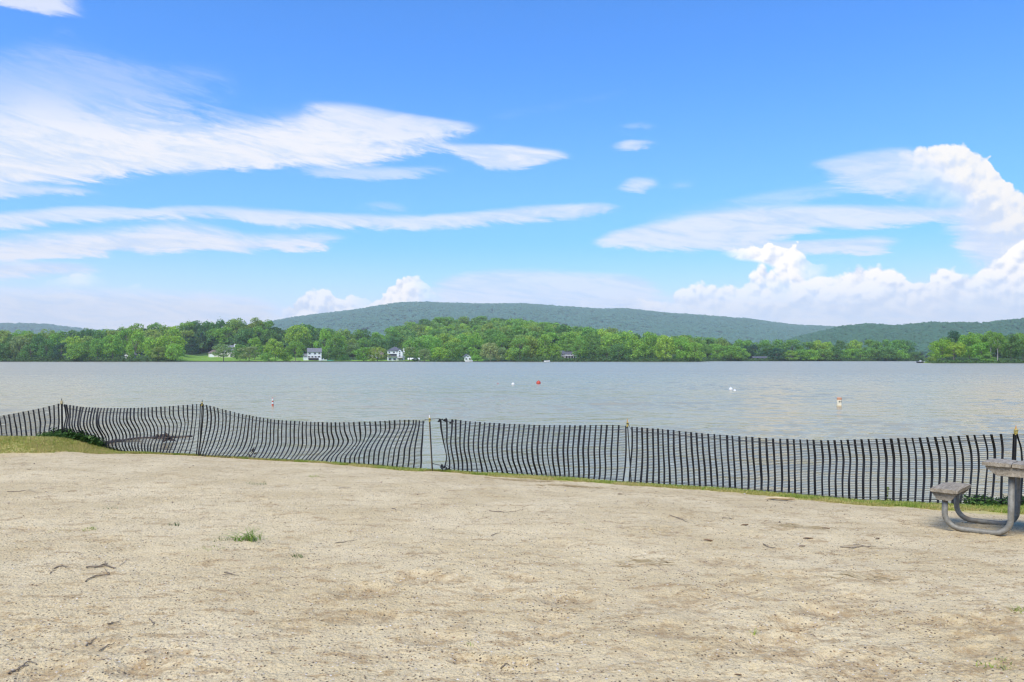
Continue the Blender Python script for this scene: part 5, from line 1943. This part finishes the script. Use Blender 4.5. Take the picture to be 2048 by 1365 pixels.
def build_table():
    # local axes: X = across (towards the table centre is +X), Y = along the planks, Z up; origin = middle of the table on the ground
    o = empty('picnic_table', (0, 0, 0), 'weathered wooden picnic table on bent galvanised pipes at the right edge of the photo', 'table')
    o.matrix_world = TABLE_M
    wood, pipe = MATS['weathered_wood'], MATS['galvanised_pipe']
    L = T_LEN
    rs = random.Random(3)

    def plank(name, x0, x1, z1, th, y0, y1, parent, cleat=True, mat=wood):
        mb = MB()
        # top board, worn at its ends
        xs = np.linspace(x0, x1, 7)
        ys = np.linspace(y0, y1, 13)
        v, f = [], []
        for side in (0, 1):
            for i, y in enumerate(ys):
                for j, x in enumerate(xs):
                    e = min(i, 12 - i, 2) / 2.0
                    ej = min(j, 6 - j, 1)
                    w = (1 - e) * .005 + (1 - ej) * .006
                    zz = z1 - w * rs.uniform(.6, 1.6) - rs.uniform(0, .0015) if side == 0 else z1 - th + w * .5
                    yy = y + (rs.uniform(-.004, .004) if i in (0, 12) else 0)
                    v.append((x, yy, zz))
        nx, ny = 7, 13
        def id_(s, i, j): return s * nx * ny + i * nx + j
        for i in range(ny - 1):
            for j in range(nx - 1):
                f.append((id_(0, i, j), id_(0, i, j + 1), id_(0, i + 1, j + 1), id_(0, i + 1, j)))
                f.append((id_(1, i, j), id_(1, i + 1, j), id_(1, i + 1, j + 1), id_(1, i, j + 1)))
        for i in range(ny - 1):
            f.append((id_(0, i, 0), id_(0, i + 1, 0), id_(1, i + 1, 0), id_(1, i, 0)))
            f.append((id_(0, i, nx - 1), id_(1, i, nx - 1), id_(1, i + 1, nx - 1), id_(0, i + 1, nx - 1)))
        for j in range(nx - 1):
            f.append((id_(0, 0, j), id_(1, 0, j), id_(1, 0, j + 1), id_(0, 0, j + 1)))
            f.append((id_(0, ny - 1, j), id_(0, ny - 1, j + 1), id_(1, ny - 1, j + 1), id_(1, ny - 1, j)))
        mb.add(v, f)
        return mb.build(name, mat, parent)

    def cleat(name, x0, x1, z1, h, y, parent):
        mb = MB()
        b = min(.10, (x1 - x0) * .25)
        mb.prism([(x0, z1), (x0 + .01, z1 - .018), (x0 + b, z1 - h), (x1 - b, z1 - h), (x1 - .01, z1 - .018), (x1, z1)], 'y', y - .02, y + .02)
        return mb.build(name, wood, parent, bevel=.003)

    ZT, ZS = .7254, .4189
    half = T_HALF
    npl = 3
    wpl = 2 * half / npl
    for k in range(npl):
        plank('tabletop_board', -half + wpl * k + .004, -half + wpl * (k + 1) - .004, ZT, .045, -L / 2, L / 2, o)
    for s in (-1, 1):
        cleat('tabletop_cleat', -half + .03, half - .03, ZT - .046, .085, s * (L / 2 - .05), o)
    for s in (-1, 1):
        a, b = sorted((s * T_S0, s * T_S1))
        plank('seat', a, b, ZS, .045, -L / 2 + T_SO, L / 2 + T_SO, o)
        for q in (-1, 1):
            cleat('seat_cleat', a + .01, b - .01, ZS - .046, .075, q * (L / 2 - .06) + T_SO, o)
    rp = .0275
    xl, xs_ = T_LEG, (T_S0 + T_S1) / 2
    for q in (-1, 1):
        yy = q * T_PIPE
        for s in (-1, 1):
            pts = [(s * xs_, yy, ZS - .10)]
            rb = .15
            pts.append((s * xs_, yy, rp + rb))
            for a in np.linspace(0, math.pi / 2, 8)[1:]:
                pts.append((s * (xs_ - rb + rb * math.cos(a)), yy, rp + rb - rb * math.sin(a)))
            for a in np.linspace(0, math.pi / 2, 8):
                pts.append((s * (xl + rb - rb * math.sin(a)), yy, rp + rb - rb * math.cos(a)))
            pts.append((s * xl, yy, ZT - .10))
            mb = MB()
            mb.tube(pts, rp, 16)
            p = mb.build('pipe_leg', pipe, o, True)
            mb = MB()
            for zz, xx in ((ZT - .085, s * xl), (ZS - .085, s * xs_)):
                mb.box(xx - .05, yy - .035, zz - .03, xx + .05, yy + .035, zz - .024)
            for zz, xx in ((ZT - .085, s * xl), (ZS - .085, s * xs_)):
                for dx in (-.036, .036):
                    mb.lathe([(.009, -.040), (.009, -.031)], 6, (xx + dx, yy, zz))
            mb.build('bracket', pipe, p)


build_table()


# ------------------------------------------------------------------ grass, weeds, twigs and litter
def plant_mats():
    def grassy(name, c0, c1, c2):
        m, g, b = mat_begin(name)
        geo = g.node('ShaderNodeNewGeometry')
        r = geo.outputs['Random Per Island']
        n = g.noise(geo.outputs['Position'], 1.7, 3, 0.6)
        f = g.m('ADD', g.m('MULTIPLY', r, 0.6), g.m('MULTIPLY', g.ss(n, .35, .65), 0.4))
        c = g.ramp(f, [(0.0, c0), (0.5, c1), (1.0, c2)])
        g.put(b.inputs['Base Color'], c)
        b.inputs['Roughness'].default_value = 0.6
        b.inputs['Specular IOR Level'].default_value = 0.25
        tr = g.node('ShaderNodeBsdfTranslucent')
        g.put(tr.inputs[0], c)
        mx = g.node('ShaderNodeMixShader')
        mx.inputs[0].default_value = 0.3
        g.l.new(b.outputs[0], mx.inputs[1])
        g.l.new(tr.outputs[0], mx.inputs[2])
        g.l.new(mx.outputs[0], g.n['Material Output'].inputs[0])
    grassy('dry_grass', (0.34, 0.34, 0.07), (0.48, 0.43, 0.13), (0.58, 0.46, 0.20))
    grassy('fresh_grass', (0.17, 0.26, 0.035), (0.29, 0.37, 0.06), (0.42, 0.44, 0.10))
    grassy('weed_leaf', (0.028, 0.075, 0.016), (0.055, 0.13, 0.024), (0.13, 0.21, 0.045))
    grassy('tuft_green', (0.10, 0.19, 0.025), (0.17, 0.28, 0.04), (0.30, 0.36, 0.08))
    grassy('straw', (0.34, 0.25, 0.13), (0.45, 0.35, 0.19), (0.56, 0.47, 0.30))
    simple('twig_wood', (0.20, 0.155, 0.105), 0.9, 0.35, 30, bump=.4)
    simple('twig_pale', (0.36, 0.29, 0.21), 0.9, 0.3, 30, bump=.4)
    simple('dry_leaf', (0.19, 0.115, 0.058), 0.8, 0.3, 40)
    simple('bark_tan', (0.48, 0.36, 0.20), 0.85, 0.2, 14, bump=.5)
    simple('wet_wood', (0.085, 0.058, 0.040), 0.7, 0.4, 7, bump=.7)
    m, g, b = mat_begin('pebble')
    geo = g.node('ShaderNodeNewGeometry')
    c = g.ramp(geo.outputs['Random Per Island'], [(0.0, (0.04, 0.033, 0.027)), (0.45, (0.12, 0.085, 0.055)), (0.7, (0.30, 0.18, 0.09)), (0.8, (0.42, 0.37, 0.31)), (1.0, (0.50, 0.44, 0.36))])
    g.put(b.inputs['Base Color'], c)
    b.inputs['Roughness'].default_value = 0.75


plant_mats()


def blades(pos, h, w, rs, lean=.5, seg=3):
    """grass blades as tapered bent strips; pos (n,3), h (n,), w (n,)"""
    n = len(pos)
    a = rs.rand(n) * 2 * np.pi
    d = np.stack([np.cos(a), np.sin(a), 0 * a], -1)
    fa = rs.rand(n) * 2 * np.pi
    sd = np.stack([np.cos(fa), np.sin(fa), 0 * a], -1) * w[:, None]
    ln = (lean * (0.35 + rs.rand(n)))[:, None]
    V = []
    for k in range(seg):
        t = k / seg
        c = pos + np.array([0, 0, 1.0]) * (h * t * (1 - .25 * t * ln[:, 0]))[:, None] + d * ln * (h[:, None] * t * t)
        V += [c - sd * (1 - t * .7), c + sd * (1 - t * .7)]
    t = 1.0
    V.append(pos + np.array([0, 0, 1.0]) * (h * (1 - .25 * ln[:, 0]))[:, None] + d * ln * h[:, None])
    V = np.stack(V, 1)
    m = 2 * seg + 1
    base = np.arange(n)[:, None] * m
    q = np.concatenate([base + np.array([[2 * k, 2 * k + 1, 2 * k + 3, 2 * k + 2]]) for k in range(seg - 1)])
    tr = base + np.array([[2 * seg - 2, 2 * seg - 1, 2 * seg]])
    return V.reshape(-1, 3), [q, tr]


def build_grass():
    rs = np.random.RandomState(9)
    # short turf in front of the fence: thin at the middle, wider to the right and over the bank at the left
    def strip(name, mat, px0, px1, dens, d0, d1, h0, h1, w, thr=-.2, lean=.6, seed=1):
        n = int((px1 - px0) * dens)
        px = rs.uniform(px0, px1, n)
        Yf = np.interp(px, FX, FY)
        u = rs.rand(n)
        lo = np.interp(px, *d0)
        hi = np.interp(px, *d1)
        d = lo + (hi - lo) * u ** 1.25
        Y = Yf - d
        X = (px - 1024) / F * Yf
        nz = fbm(X * 1.5, Y * 2.2, 3, 120 + seed)
        ok = (nz > thr + 0.55 * u - .25) | ((px < 250) & (rs.rand(n) < .5)) & (hi - lo > .01)
        X, Y = X[ok], Y[ok]
        Z = beach_z(X, Y) - .004
        h = rs.uniform(h0, h1, len(X)) * (0.6 + 0.8 * rs.rand(len(X)))
        v, f = blades(np.stack([X, Y, Z], -1), h, np.full(len(X), w) * rs.uniform(.6, 1.3, len(X)), rs, lean)
        o = link(name, mesh_np(name, v, f), MATS[mat])
        tag(o, kind='stuff')
    pxs = TURF_PX
    hi = TURF_W
    lo = [-.4, -.4, -.35, -.2, -.06, -.03, -.03, -.03, -.03, -.03, 0, 0, -.02, -.05, -.05, -.05, -.06, -.06, -.1, -.1]
    strip('dry_turf', 'dry_grass', 230, 2480, 60, (pxs, lo), (pxs, hi), .018, .045, .0042, thr=-.30, seed=1)
    strip('green_turf', 'fresh_grass', 230, 2480, 60, (pxs, lo), (pxs, [v * .85 for v in hi]), .020, .055, .0042, thr=-.12, seed=2)
    strip('bank_turf', 'dry_grass', -330, 290, 150, (pxs, lo), (pxs, hi), .02, .05, .005, thr=-.45, seed=3)
    strip('bank_turf', 'fresh_grass', -330, 280, 45, (pxs, lo), (pxs, hi), .02, .055, .005, thr=-.10, seed=4)

    # leafy weeds on the bank behind the left post, and at the foot of the fence on the right
    def weed(name, spots, hr, n, label, leaf=(.03, .055), group=None, blade=False):
        C, N, S = [], [], []
        V, Fq, Ft, off = [], [], [], 0
        px0, py0, Y0 = spots[0]
        org = np.array([(px0 - 1024) / F * Y0, Y0, 0])
        org[2] = float(beach_z(org[0], org[1]))
        o = empty(name, org, label, 'weed', group)
        pts = []
        for px, py, Y in spots:
            x = (px - 1024) / F * Y
            for _ in range(n):
                sx, sy = rs.randn() * .10, rs.randn() * .07
                pts.append((x + sx, Y + sy, float(beach_z(x + sx, Y + sy)), hr * rs.uniform(.45, 1.1)))
        pts = np.array(pts)
        v, f = blades(pts[:, :3] - org, pts[:, 3], np.full(len(pts), .007) * rs.uniform(.7, 1.5, len(pts)), rs, .7, 4)
        link('blades', mesh_np('blades', v, f), MATS['weed_leaf'], o)
        k = 7
        t = rs.uniform(.15, 1, (len(pts), k))
        P = np.repeat(pts[:, None, :3], k, 1)
        P[:, :, 2] += t * pts[:, 3:4] * .85
        P += rs.randn(*P.shape) * np.array([.045, .045, .015])
        nn = rs.randn(len(pts) * k, 3) * .6 + np.array([0, -.2, 1])
        nn /= np.linalg.norm(nn, axis=1, keepdims=True)
        v, f = leaf_quads(P.reshape(-1, 3) - org, nn, rs.uniform(leaf[0], leaf[1], len(pts) * k) * .5, rs, .3)
        link('leaves', mesh_np('leaves', v, f), MATS['weed_leaf'], o)
        return o
    weed('weed_clump', [(120, 880, 15.95), (135, 880, 15.95), (150, 882, 15.95), (165, 885, 16.0), (182, 890, 16.1), (194, 894, 16.15)], .23, 34, 'dark green leafy weeds growing at the foot of the left fence post', (.03, .07))
    weed('weed_clump', [(100, 878, 15.8), (88, 878, 15.8), (112, 878, 15.75)], .13, 34, 'low green weeds along the fence bottom left of the left fence post', (.02, .045))
    weed('weed_clump', [(1945, 1008, 10.42), (1965, 1008, 10.44), (1985, 1008, 10.46), (2008, 1010, 10.44), (2036, 1008, 10.5), (2060, 1008, 10.5)], .17, 30, 'green weeds under the fence behind the picnic table', (.02, .045))

    # one thin stem with ears behind the fence on the right
    Y = 11.05
    x = (1776 - 1024) / F * Y
    o = empty('seed_stalk', (x, Y, float(beach_z(x, Y))), 'thin pale green stalk standing alone behind the fence left of the picnic table', 'plant')
    mb = MB()
    mb.tube([(0, 0, -.05), (.005, 0, .12), (-.005, 0, .26), (.004, 0, .37)], [.004, .0035, .003, .0015], 5)
    mb.build('stem', MATS['fresh_grass'], o)
    P = np.stack([rs.randn(26) * .018, rs.randn(26) * .01, rs.uniform(.1, .38, 26)], -1)
    v, f = leaf_quads(P, np.tile([0, -1.0, .3], (26, 1)), rs.uniform(.008, .02, 26), rs, .4)
    link('leaves', mesh_np('leaves', v, f), MATS['fresh_grass'], o)

    # tufts on the open sand
    def tuft(px, py, n, h, r, label, mat='weed_leaf', w=.004, group=None, lean=1.0):
        x, y, z = ground_at(px, py)
        rr = np.sqrt(rs.rand(n)) * r
        a = rs.rand(n) * 6.283
        P = np.stack([rr * np.cos(a) * 1.5, rr * np.sin(a), np.zeros(n)], -1)
        P[:, 2] = beach_z(x + P[:, 0], y + P[:, 1]) - z - .006
        hh = h * rs.uniform(.45, 1.1, n)
        v, f = blades(P, hh, np.full(n, w) * rs.uniform(.6, 1.3, n), rs, lean, 4)
        o = link('grass_tuft', mesh_np('grass_tuft', v, f), MATS[mat], None, (x, y, z))
        tag(o, label, 'grass tuft', group)
    tuft(495, 1081, 62, .165, .085, 'largest green grass tuft on the open sand, left half of the beach', w=.0052, lean=2.1, mat='tuft_green')
    tuft(445, 1080, 26, .05, .07, 'small thin tuft just left of the largest green grass tuft', w=.003)
    tuft(420, 1098, 30, .03, .08, 'pale sprigs of grass in front of the largest green tuft', 'fresh_grass', .003)
    tuft(180, 1060, 40, .035, .05, 'small bright green tuft on the left part of the sand', 'fresh_grass', .003)
    tuft(118, 1062, 26, .03, .09, 'yellowish sprigs left of the small bright green tuft', 'dry_grass', .003)
    tuft(592, 1115, 22, .05, .04, 'tiny dark tuft right of and below the largest tuft', w=.003)
    tuft(513, 969, 34, .06, .09, 'flat green tuft on the sand a little below the middle left netting', w=.003)
    tuft(632, 954, 34, .05, .08, 'loose green sprigs close to the netting left of the gap', 'fresh_grass', .003)
    tuft(347, 1051, 22, .05, .04, 'tiny dark tuft between the bright green and the largest tufts', w=.003)
    tuft(222, 1018, 20, .04, .05, 'tiny dark tuft high on the left sand', w=.003)
    tuft(104, 906, 36, .06, .05, 'bright tuft at the front edge of the grassy bank', 'fresh_grass', .003)
    tuft(8, 919, 30, .04, .08, 'yellowish tuft at the left edge below the grassy bank', 'dry_grass', .003)
    tuft(2040, 1222, 36, .05, .05, 'green tuft cut by the right edge of the sand', 'fresh_grass', .003)
    tuft(1990, 1333, 44, .035, .07, 'spread of fine green sprigs in the lower right corner', 'fresh_grass', .003)
    tuft(1507, 1268, 9, .05, .012, 'single bright sprout in the lower right sand', 'fresh_grass', .003)
    tuft(941, 1290, 8, .03, .012, 'single tiny sprout in the lower middle sand', 'fresh_grass', .003)
    tuft(1320, 978, 40, .03, .14, 'thin yellow grass below the fence post right of the gap', 'dry_grass', .003)
    tuft(1165, 1046, 10, .03, .03, 'sparse sprigs in the middle of the sand', 'fresh_grass', .003)


def build_litter():
    rs = random.Random(17)

    def twig(pts, r, label, mat='twig_wood', branch=None, name='twig'):
        P = [np.array(ground_at(*p)) for p in pts]
        org = P[0].copy()
        Q = []
        for a, b in zip(P[:-1], P[1:]):
            for k in range(5):
                q = a + (b - a) * k / 5
                q = q + np.array([rs.uniform(-1, 1), rs.uniform(-1, 1), 0]) * .006
                Q.append(q)
        Q.append(P[-1])
        for q in Q:
            q[2] = float(beach_z(q[0], q[1])) + r * .8 + rs.uniform(0, .003)
        rad = [.66 * r * (1 - .6 * i / (len(Q) - 1)) * rs.uniform(.85, 1.15) for i in range(len(Q))]
        mb = MB()
        mb.tube([q - org for q in Q], rad, 6)
        for k in range(branch or 0):
            i = rs.randrange(2, len(Q) - 2)
            d = np.array([rs.uniform(-1, 1), rs.uniform(-1, 1), 0]) * .09
            mb.tube([Q[i] - org, Q[i] - org + d * .5 + np.array([0, 0, .006]), Q[i] - org + d], [r * .6, r * .5, r * .25], 5)
        me = mb.mesh(name, True)
        o = link(name, me, MATS[mat], None, tuple(org))
        tag(o, label, 'twig')
    twig([(14, 985), (40, 984), (62, 981)], .006, 'long thin twig near the left edge below the grassy bank')
    twig([(172, 1137.5), (212, 1134), (232, 1139)], .011, 'thickest dark twig of the cluster on the left sand', branch=2)
    twig([(171, 1166), (190, 1153), (219, 1151), (209, 1139)], .007, 'hooked twig below the thickest dark twig', branch=1)
    twig([(108, 1137), (124, 1134), (136, 1136)], .008, 'short dark twig left of the thickest dark twig')
    twig([(100, 1148), (113, 1141)], .006, 'small stub of twig left of the hooked twig')
    twig([(240, 1131), (258, 1118)], .004, 'pale thin twig end right of the thickest dark twig', 'twig_pale')
    twig([(215, 1249), (239, 1244.5)], .007, 'straight short dark twig on the lower left sand')
    twig([(171, 1293), (193, 1276)], .0055, 'thin slanting twig on the lower left sand, upper of two')
    twig([(198, 1303), (229, 1288)], .0065, 'dark slanting twig on the lower left sand, lower of two')
    twig([(15, 1350), (44, 1333), (61, 1324), (73, 1331)], .007, 'curved twig in the lower left corner', branch=1)
    twig([(300, 1240), (309, 1249), (303, 1255)], .005, 'small bent twig right of the straight short dark twig')
    twig([(448, 1147), (478, 1153)], .007, 'twig below the largest grass tuft', branch=1)
    twig([(677, 978), (702, 977)], .007, 'dark twig below the netting left of the gap')
    twig([(671, 1087), (714, 1081)], .006, 'slim twig in the middle left of the sand')
    twig([(984, 1072), (1001, 1067)], .006, 'short grey twig in the middle of the sand')
    twig([(978, 1023), (1014, 1026), (1042, 1021)], .0055, 'long thin bent twig in the middle of the sand', branch=2)
    twig([(785, 1019), (793, 1024)], .009, 'dark bark chip in the middle of the sand')
    twig([(1338, 1031), (1357, 1038), (1378, 1046)], .006, 'slanting twig right of the middle of the sand', branch=2)
    twig([(1312, 1132), (1337, 1149)], .004, 'pale straw stem on the right of the sand', 'twig_pale')
    twig([(1444, 1038), (1468, 1037)], .007, 'brown twig on the sand below the tan bark strip', branch=1)
    twig([(1526, 1090), (1537, 1096), (1551, 1097)], .008, 'curved brown twig on the right of the sand')
    twig([(1680, 1096), (1720, 1097), (1742, 1094)], .007, 'brown forked twig left of the picnic table', branch=3)
    twig([(1005, 1330), (1019, 1333)], .006, 'curved brown scrap at the lower middle edge')

    def leaf(px, py, L, wd, label, mat='dry_leaf', rz=0, name='dry_leaf', curl=.3, cat='leaf'):
        x, y, z = ground_at(px, py)
        if cat == 'leaf':
            L, wd = L * .8, wd * .5
        n = 8
        v, f = [], []
        for s in (0, 1):
            for i in range(n + 1):
                t = i / n
                w = wd * math.sin(math.pi * min(.97, t + .03)) ** .8
                for j, q in enumerate((-1, -.4, .4, 1)):
                    v.append(((t - .5) * L, q * w / 2, .004 + curl * wd * (q * q) * (.4 + .6 * t) * .6 + .03 * L * math.sin(t * 5) + s * .0016))
        m = (n + 1) * 4
        for i in range(n):
            for j in range(3):
                a = i * 4 + j
                f.append((a, a + 4, a + 5, a + 1))
                f.append((m + a, m + a + 1, m + a + 5, m + a + 4))
        for i in range(n):
            a = i * 4
            f.append((a, m + a, m + a + 4, a + 4))
            a = i * 4 + 3
            f.append((a, a + 4, m + a + 4, m + a))
        for a0, flip in ((0, 0), (n * 4, 1)):
            for j in range(3):
                q = (a0 + j, a0 + j + 1, m + a0 + j + 1, m + a0 + j)
                f.append(q[::-1] if flip else q)
        mb = MB()
        mb.add(v, f)
        o = link(name, mb.mesh(name), MATS[mat], None, (x, y, z))
        o.rotation_euler = (rs.uniform(-.1, .1), rs.uniform(-.1, .1), rz)
        tag(o, label, cat)
    leaf(1556, 1001, .43, .11, 'tan strip of bark lying on the grass edge in front of the fence', 'bark_tan', -.35, 'bark_strip', .5, 'bark')
    leaf(1416, 1083, .10, .05, 'brown curled leaf on the sand below the slanting twig', rz=-.3, curl=.8)
    leaf(1616, 1079, .12, .05, 'long dark dry leaf left of the picnic table', rz=.1, curl=.8)
    leaf(1652, 1058, .09, .05, 'brown dry leaf between the straw clump and the picnic table', rz=-.4, curl=.7)
    leaf(1604, 1094, .08, .04, 'small dry leaf below the long dark leaf', rz=.2, curl=.7)
    leaf(1489, 1051, .10, .05, 'brown dry leaf left of the straw clump', rz=.1, curl=.6)
    leaf(1476, 1349, .045, .022, 'reddish brown leaf scrap at the lower edge of the sand', rz=-.4, curl=.8)
    leaf(1755, 1079, .07, .04, 'dry leaf on the sand left of the pipe legs', rz=.5, curl=.8)
    leaf(152, 970, .08, .04, 'small brown leaf near the front of the grassy bank', rz=.1)
    leaf(58, 940, .07, .05, 'dark leaf on the left sand below the grassy bank', rz=.6)
    leaf(1240, 990, .09, .05, 'dry leaf near the grass edge below the fence', rz=.3)

    # straw wisps
    g = np.random.RandomState(31)
    def straw(px, py, n, rx, ry, label):
        x, y, z = ground_at(px, py)
        mb = MB()
        for k in range(n):
            cx, cy = g.randn() * rx, g.randn() * ry
            a = g.uniform(-.6, .6) - .35
            L = g.uniform(.03, .09)
            p = []
            for t in (-1, 0, 1):
                X, Y = cx + t * L * math.cos(a), cy + t * L * math.sin(a)
                p.append((X, Y, float(beach_z(x + X, y + Y)) - z + .004 + g.rand() * .012))
            mb.tube(p, [.0022, .003, .0012], 4)
        o = link('straw_clump', mb.mesh('straw_clump'), MATS['straw'], None, (x, y, z))
        tag(o, label, 'straw')
    straw(1592, 1054, 45, .13, .06, 'tangle of tan straw on the sand left of the picnic table')
    straw(1050, 962, 120, .25, .06, 'dead grass strewn along the turf edge right of the gap in the fence')
    straw(1150, 975, 90, .25, .06, 'dead grass strewn below the fence between the gap and the next post')
    straw(1290, 1125, 18, .1, .05, 'few straws on the sand right of the middle')
    straw(1690, 1150, 16, .2, .08, 'scattered straws on the sand below the picnic seat')
    straw(300, 898, 60, .3, .07, 'reddish dead grass at the right end of the grassy bank')

    # grit and pebbles lying on the sand
    n = 9000
    Y = 1.0 / g.uniform(1 / 14.5, 1 / 3.3, n)
    X = g.uniform(-.78, .78, n) * (Y + .6)
    ok = (fence_y(X) - Y) > .5
    X, Y = X[ok], Y[ok]
    n = len(X)
    Z = beach_z(X, Y)
    r = (.0026 + .0040 * g.rand(n) ** 2.5 + .007 * (g.rand(n) < .005)) * np.clip(Y / 7, .7, 1.3)
    t = (1 + 5 ** .5) / 2
    oct_v = np.array([[1, 0, 0], [-1, 0, 0], [0, 1, 0], [0, -1, 0], [0, 0, 1], [0, 0, -1]], float)
    oct_f = np.array([[0, 2, 4], [2, 1, 4], [1, 3, 4], [3, 0, 4], [2, 0, 5], [1, 2, 5], [3, 1, 5], [0, 3, 5]])
    V = oct_v[None] * (r[:, None, None] * g.uniform(.6, 1.35, (n, 6, 1))) * np.array([1.15, 1, .75])
    V = V + np.stack([X, Y, Z + r * .25], -1)[:, None, :]
    Fc = (oct_f[None] + 6 * np.arange(n)[:, None, None]).reshape(-1, 3)
    o = link('pebbles', mesh_np('pebbles', V.reshape(-1, 3), Fc), MATS['pebble'])
    tag(o, kind='stuff')
    # crumbs of kicked up sand round the scuffs
    C = []
    for cx, cy, rr, dp in DIGW:
        k = 40
        a = g.rand(k) * 6.283
        q = rr * (1.0 + .7 * g.rand(k))
        C.append(np.stack([cx + q * np.cos(a) * 1.2, cy + q * np.sin(a)], -1))
    C = np.concatenate(C)
    n = len(C)
    r = .004 + .010 * g.rand(n) ** 2.5
    V = oct_v[None] * (r[:, None, None] * g.uniform(.6, 1.3, (n, 6, 1))) * np.array([1.2, 1, .6])
    V = V + np.stack([C[:, 0], C[:, 1], beach_z(C[:, 0], C[:, 1]) + r * .2], -1)[:, None, :]
    Fc = (oct_f[None] + 6 * np.arange(n)[:, None, None]).reshape(-1, 3)
    o = link('sand_crumbs', mesh_np('sand_crumbs', V.reshape(-1, 3), Fc), MATS['sand'])
    tag(o, kind='stuff')

    # drifted branch and debris in the shallows behind the fence at the left
    P = [(196, 889), (225, 884.5), (252, 880), (285, 877), (312, 874.5), (345, 874), (385, 873)]
    pts = []
    for px, py in P:
        Yw = (CAMZ - WATER - .03) * F / (py - HZ)
        Yw = min(max(Yw, 16.9), 21)
        pts.append(W(px, py, Yw))
    org = pts[0]
    mb = MB()
    fine = []
    for a, b in zip(pts[:-1], pts[1:]):
        for k in range(4):
            q = a + (b - a) * k / 4
            fine.append(q + np.array([0, 0, rs.uniform(-.02, .015)]))
    fine.append(pts[-1])
    rad = [(.055 - .036 * i / len(fine)) * rs.uniform(.7, 1.3) for i in range(len(fine))]
    mb.tube([q - org for q in fine], rad, 8)
    for k in range(16):
        i = rs.randrange(1, len(fine) - 1)
        d = np.array([rs.uniform(-.3, .3), rs.uniform(-.2, .1), rs.uniform(-.03, .05)])
        mb.tube([fine[i] - org, fine[i] - org + d * .6, fine[i] - org + d], [.02, .014, .006], 5)
    o = link('driftwood_branch', mb.mesh('driftwood_branch', True), MATS['wet_wood'], None, tuple(org))
    tag(o, 'dark waterlogged branch lying in the shallows behind the left netting', 'driftwood')
    c = W(329, 877, 19.4)
    mb = MB()
    for k in range(14):
        p = np.array([rs.uniform(-.2, .2), rs.uniform(-.1, .1), rs.uniform(-.05, .08)])
        mb.tube([p, p + np.array([rs.uniform(-.12, .12), rs.uniform(-.05, .05), rs.uniform(-.05, .05)]), p + np.array([rs.uniform(-.22, .22), 0, rs.uniform(-.08, .02)])], [.03, .04, .012], 6)
    o = link('driftwood_snag', mb.mesh('driftwood_snag', True), MATS['wet_wood'], None, tuple(c))
    tag(o, 'tangled dark snag sticking up along the waterlogged branch', 'driftwood')
    c = W(503, 903, 15.75)
    mb = MB()
    for k in range(9):
        p = np.array([rs.uniform(-.06, .06), rs.uniform(-.05, .05), rs.uniform(-.12, .03)])
        mb.tube([p, p + np.array([rs.uniform(-.06, .06), 0, rs.uniform(-.05, .08)])], [.018, .006], 5)
    o = link('driftwood_snag', mb.mesh('driftwood_snag', True), MATS['wet_wood'], None, tuple(c))
    tag(o, 'small dark snag behind the netting right of the second post', 'driftwood')


build_grass()
build_litter()


# ------------------------------------------------------------------ the air
def build_haze():
    me = MB()
    me.box(-5300, -1600, -4.4, 5300, 4400, 275)
    o = link('haze', me.mesh('haze'))
    m = bpy.data.materials.new('haze')
    m.use_nodes = True
    m.node_tree.nodes.clear()
    g = NT(m.node_tree)
    pv = g.node('ShaderNodeVolumePrincipled')
    pv.inputs['Color'].default_value = (0.93, 0.97, 1.0, 1)
    pv.inputs['Density'].default_value = HAZE
    pv.inputs['Anisotropy'].default_value = 0.1
    out = g.node('ShaderNodeOutputMaterial')
    g.l.new(pv.outputs[0], out.inputs['Volume'])
    o.data.materials.append(m)
    tag(o, kind='stuff')


HAZE = 1.6e-4
build_haze()
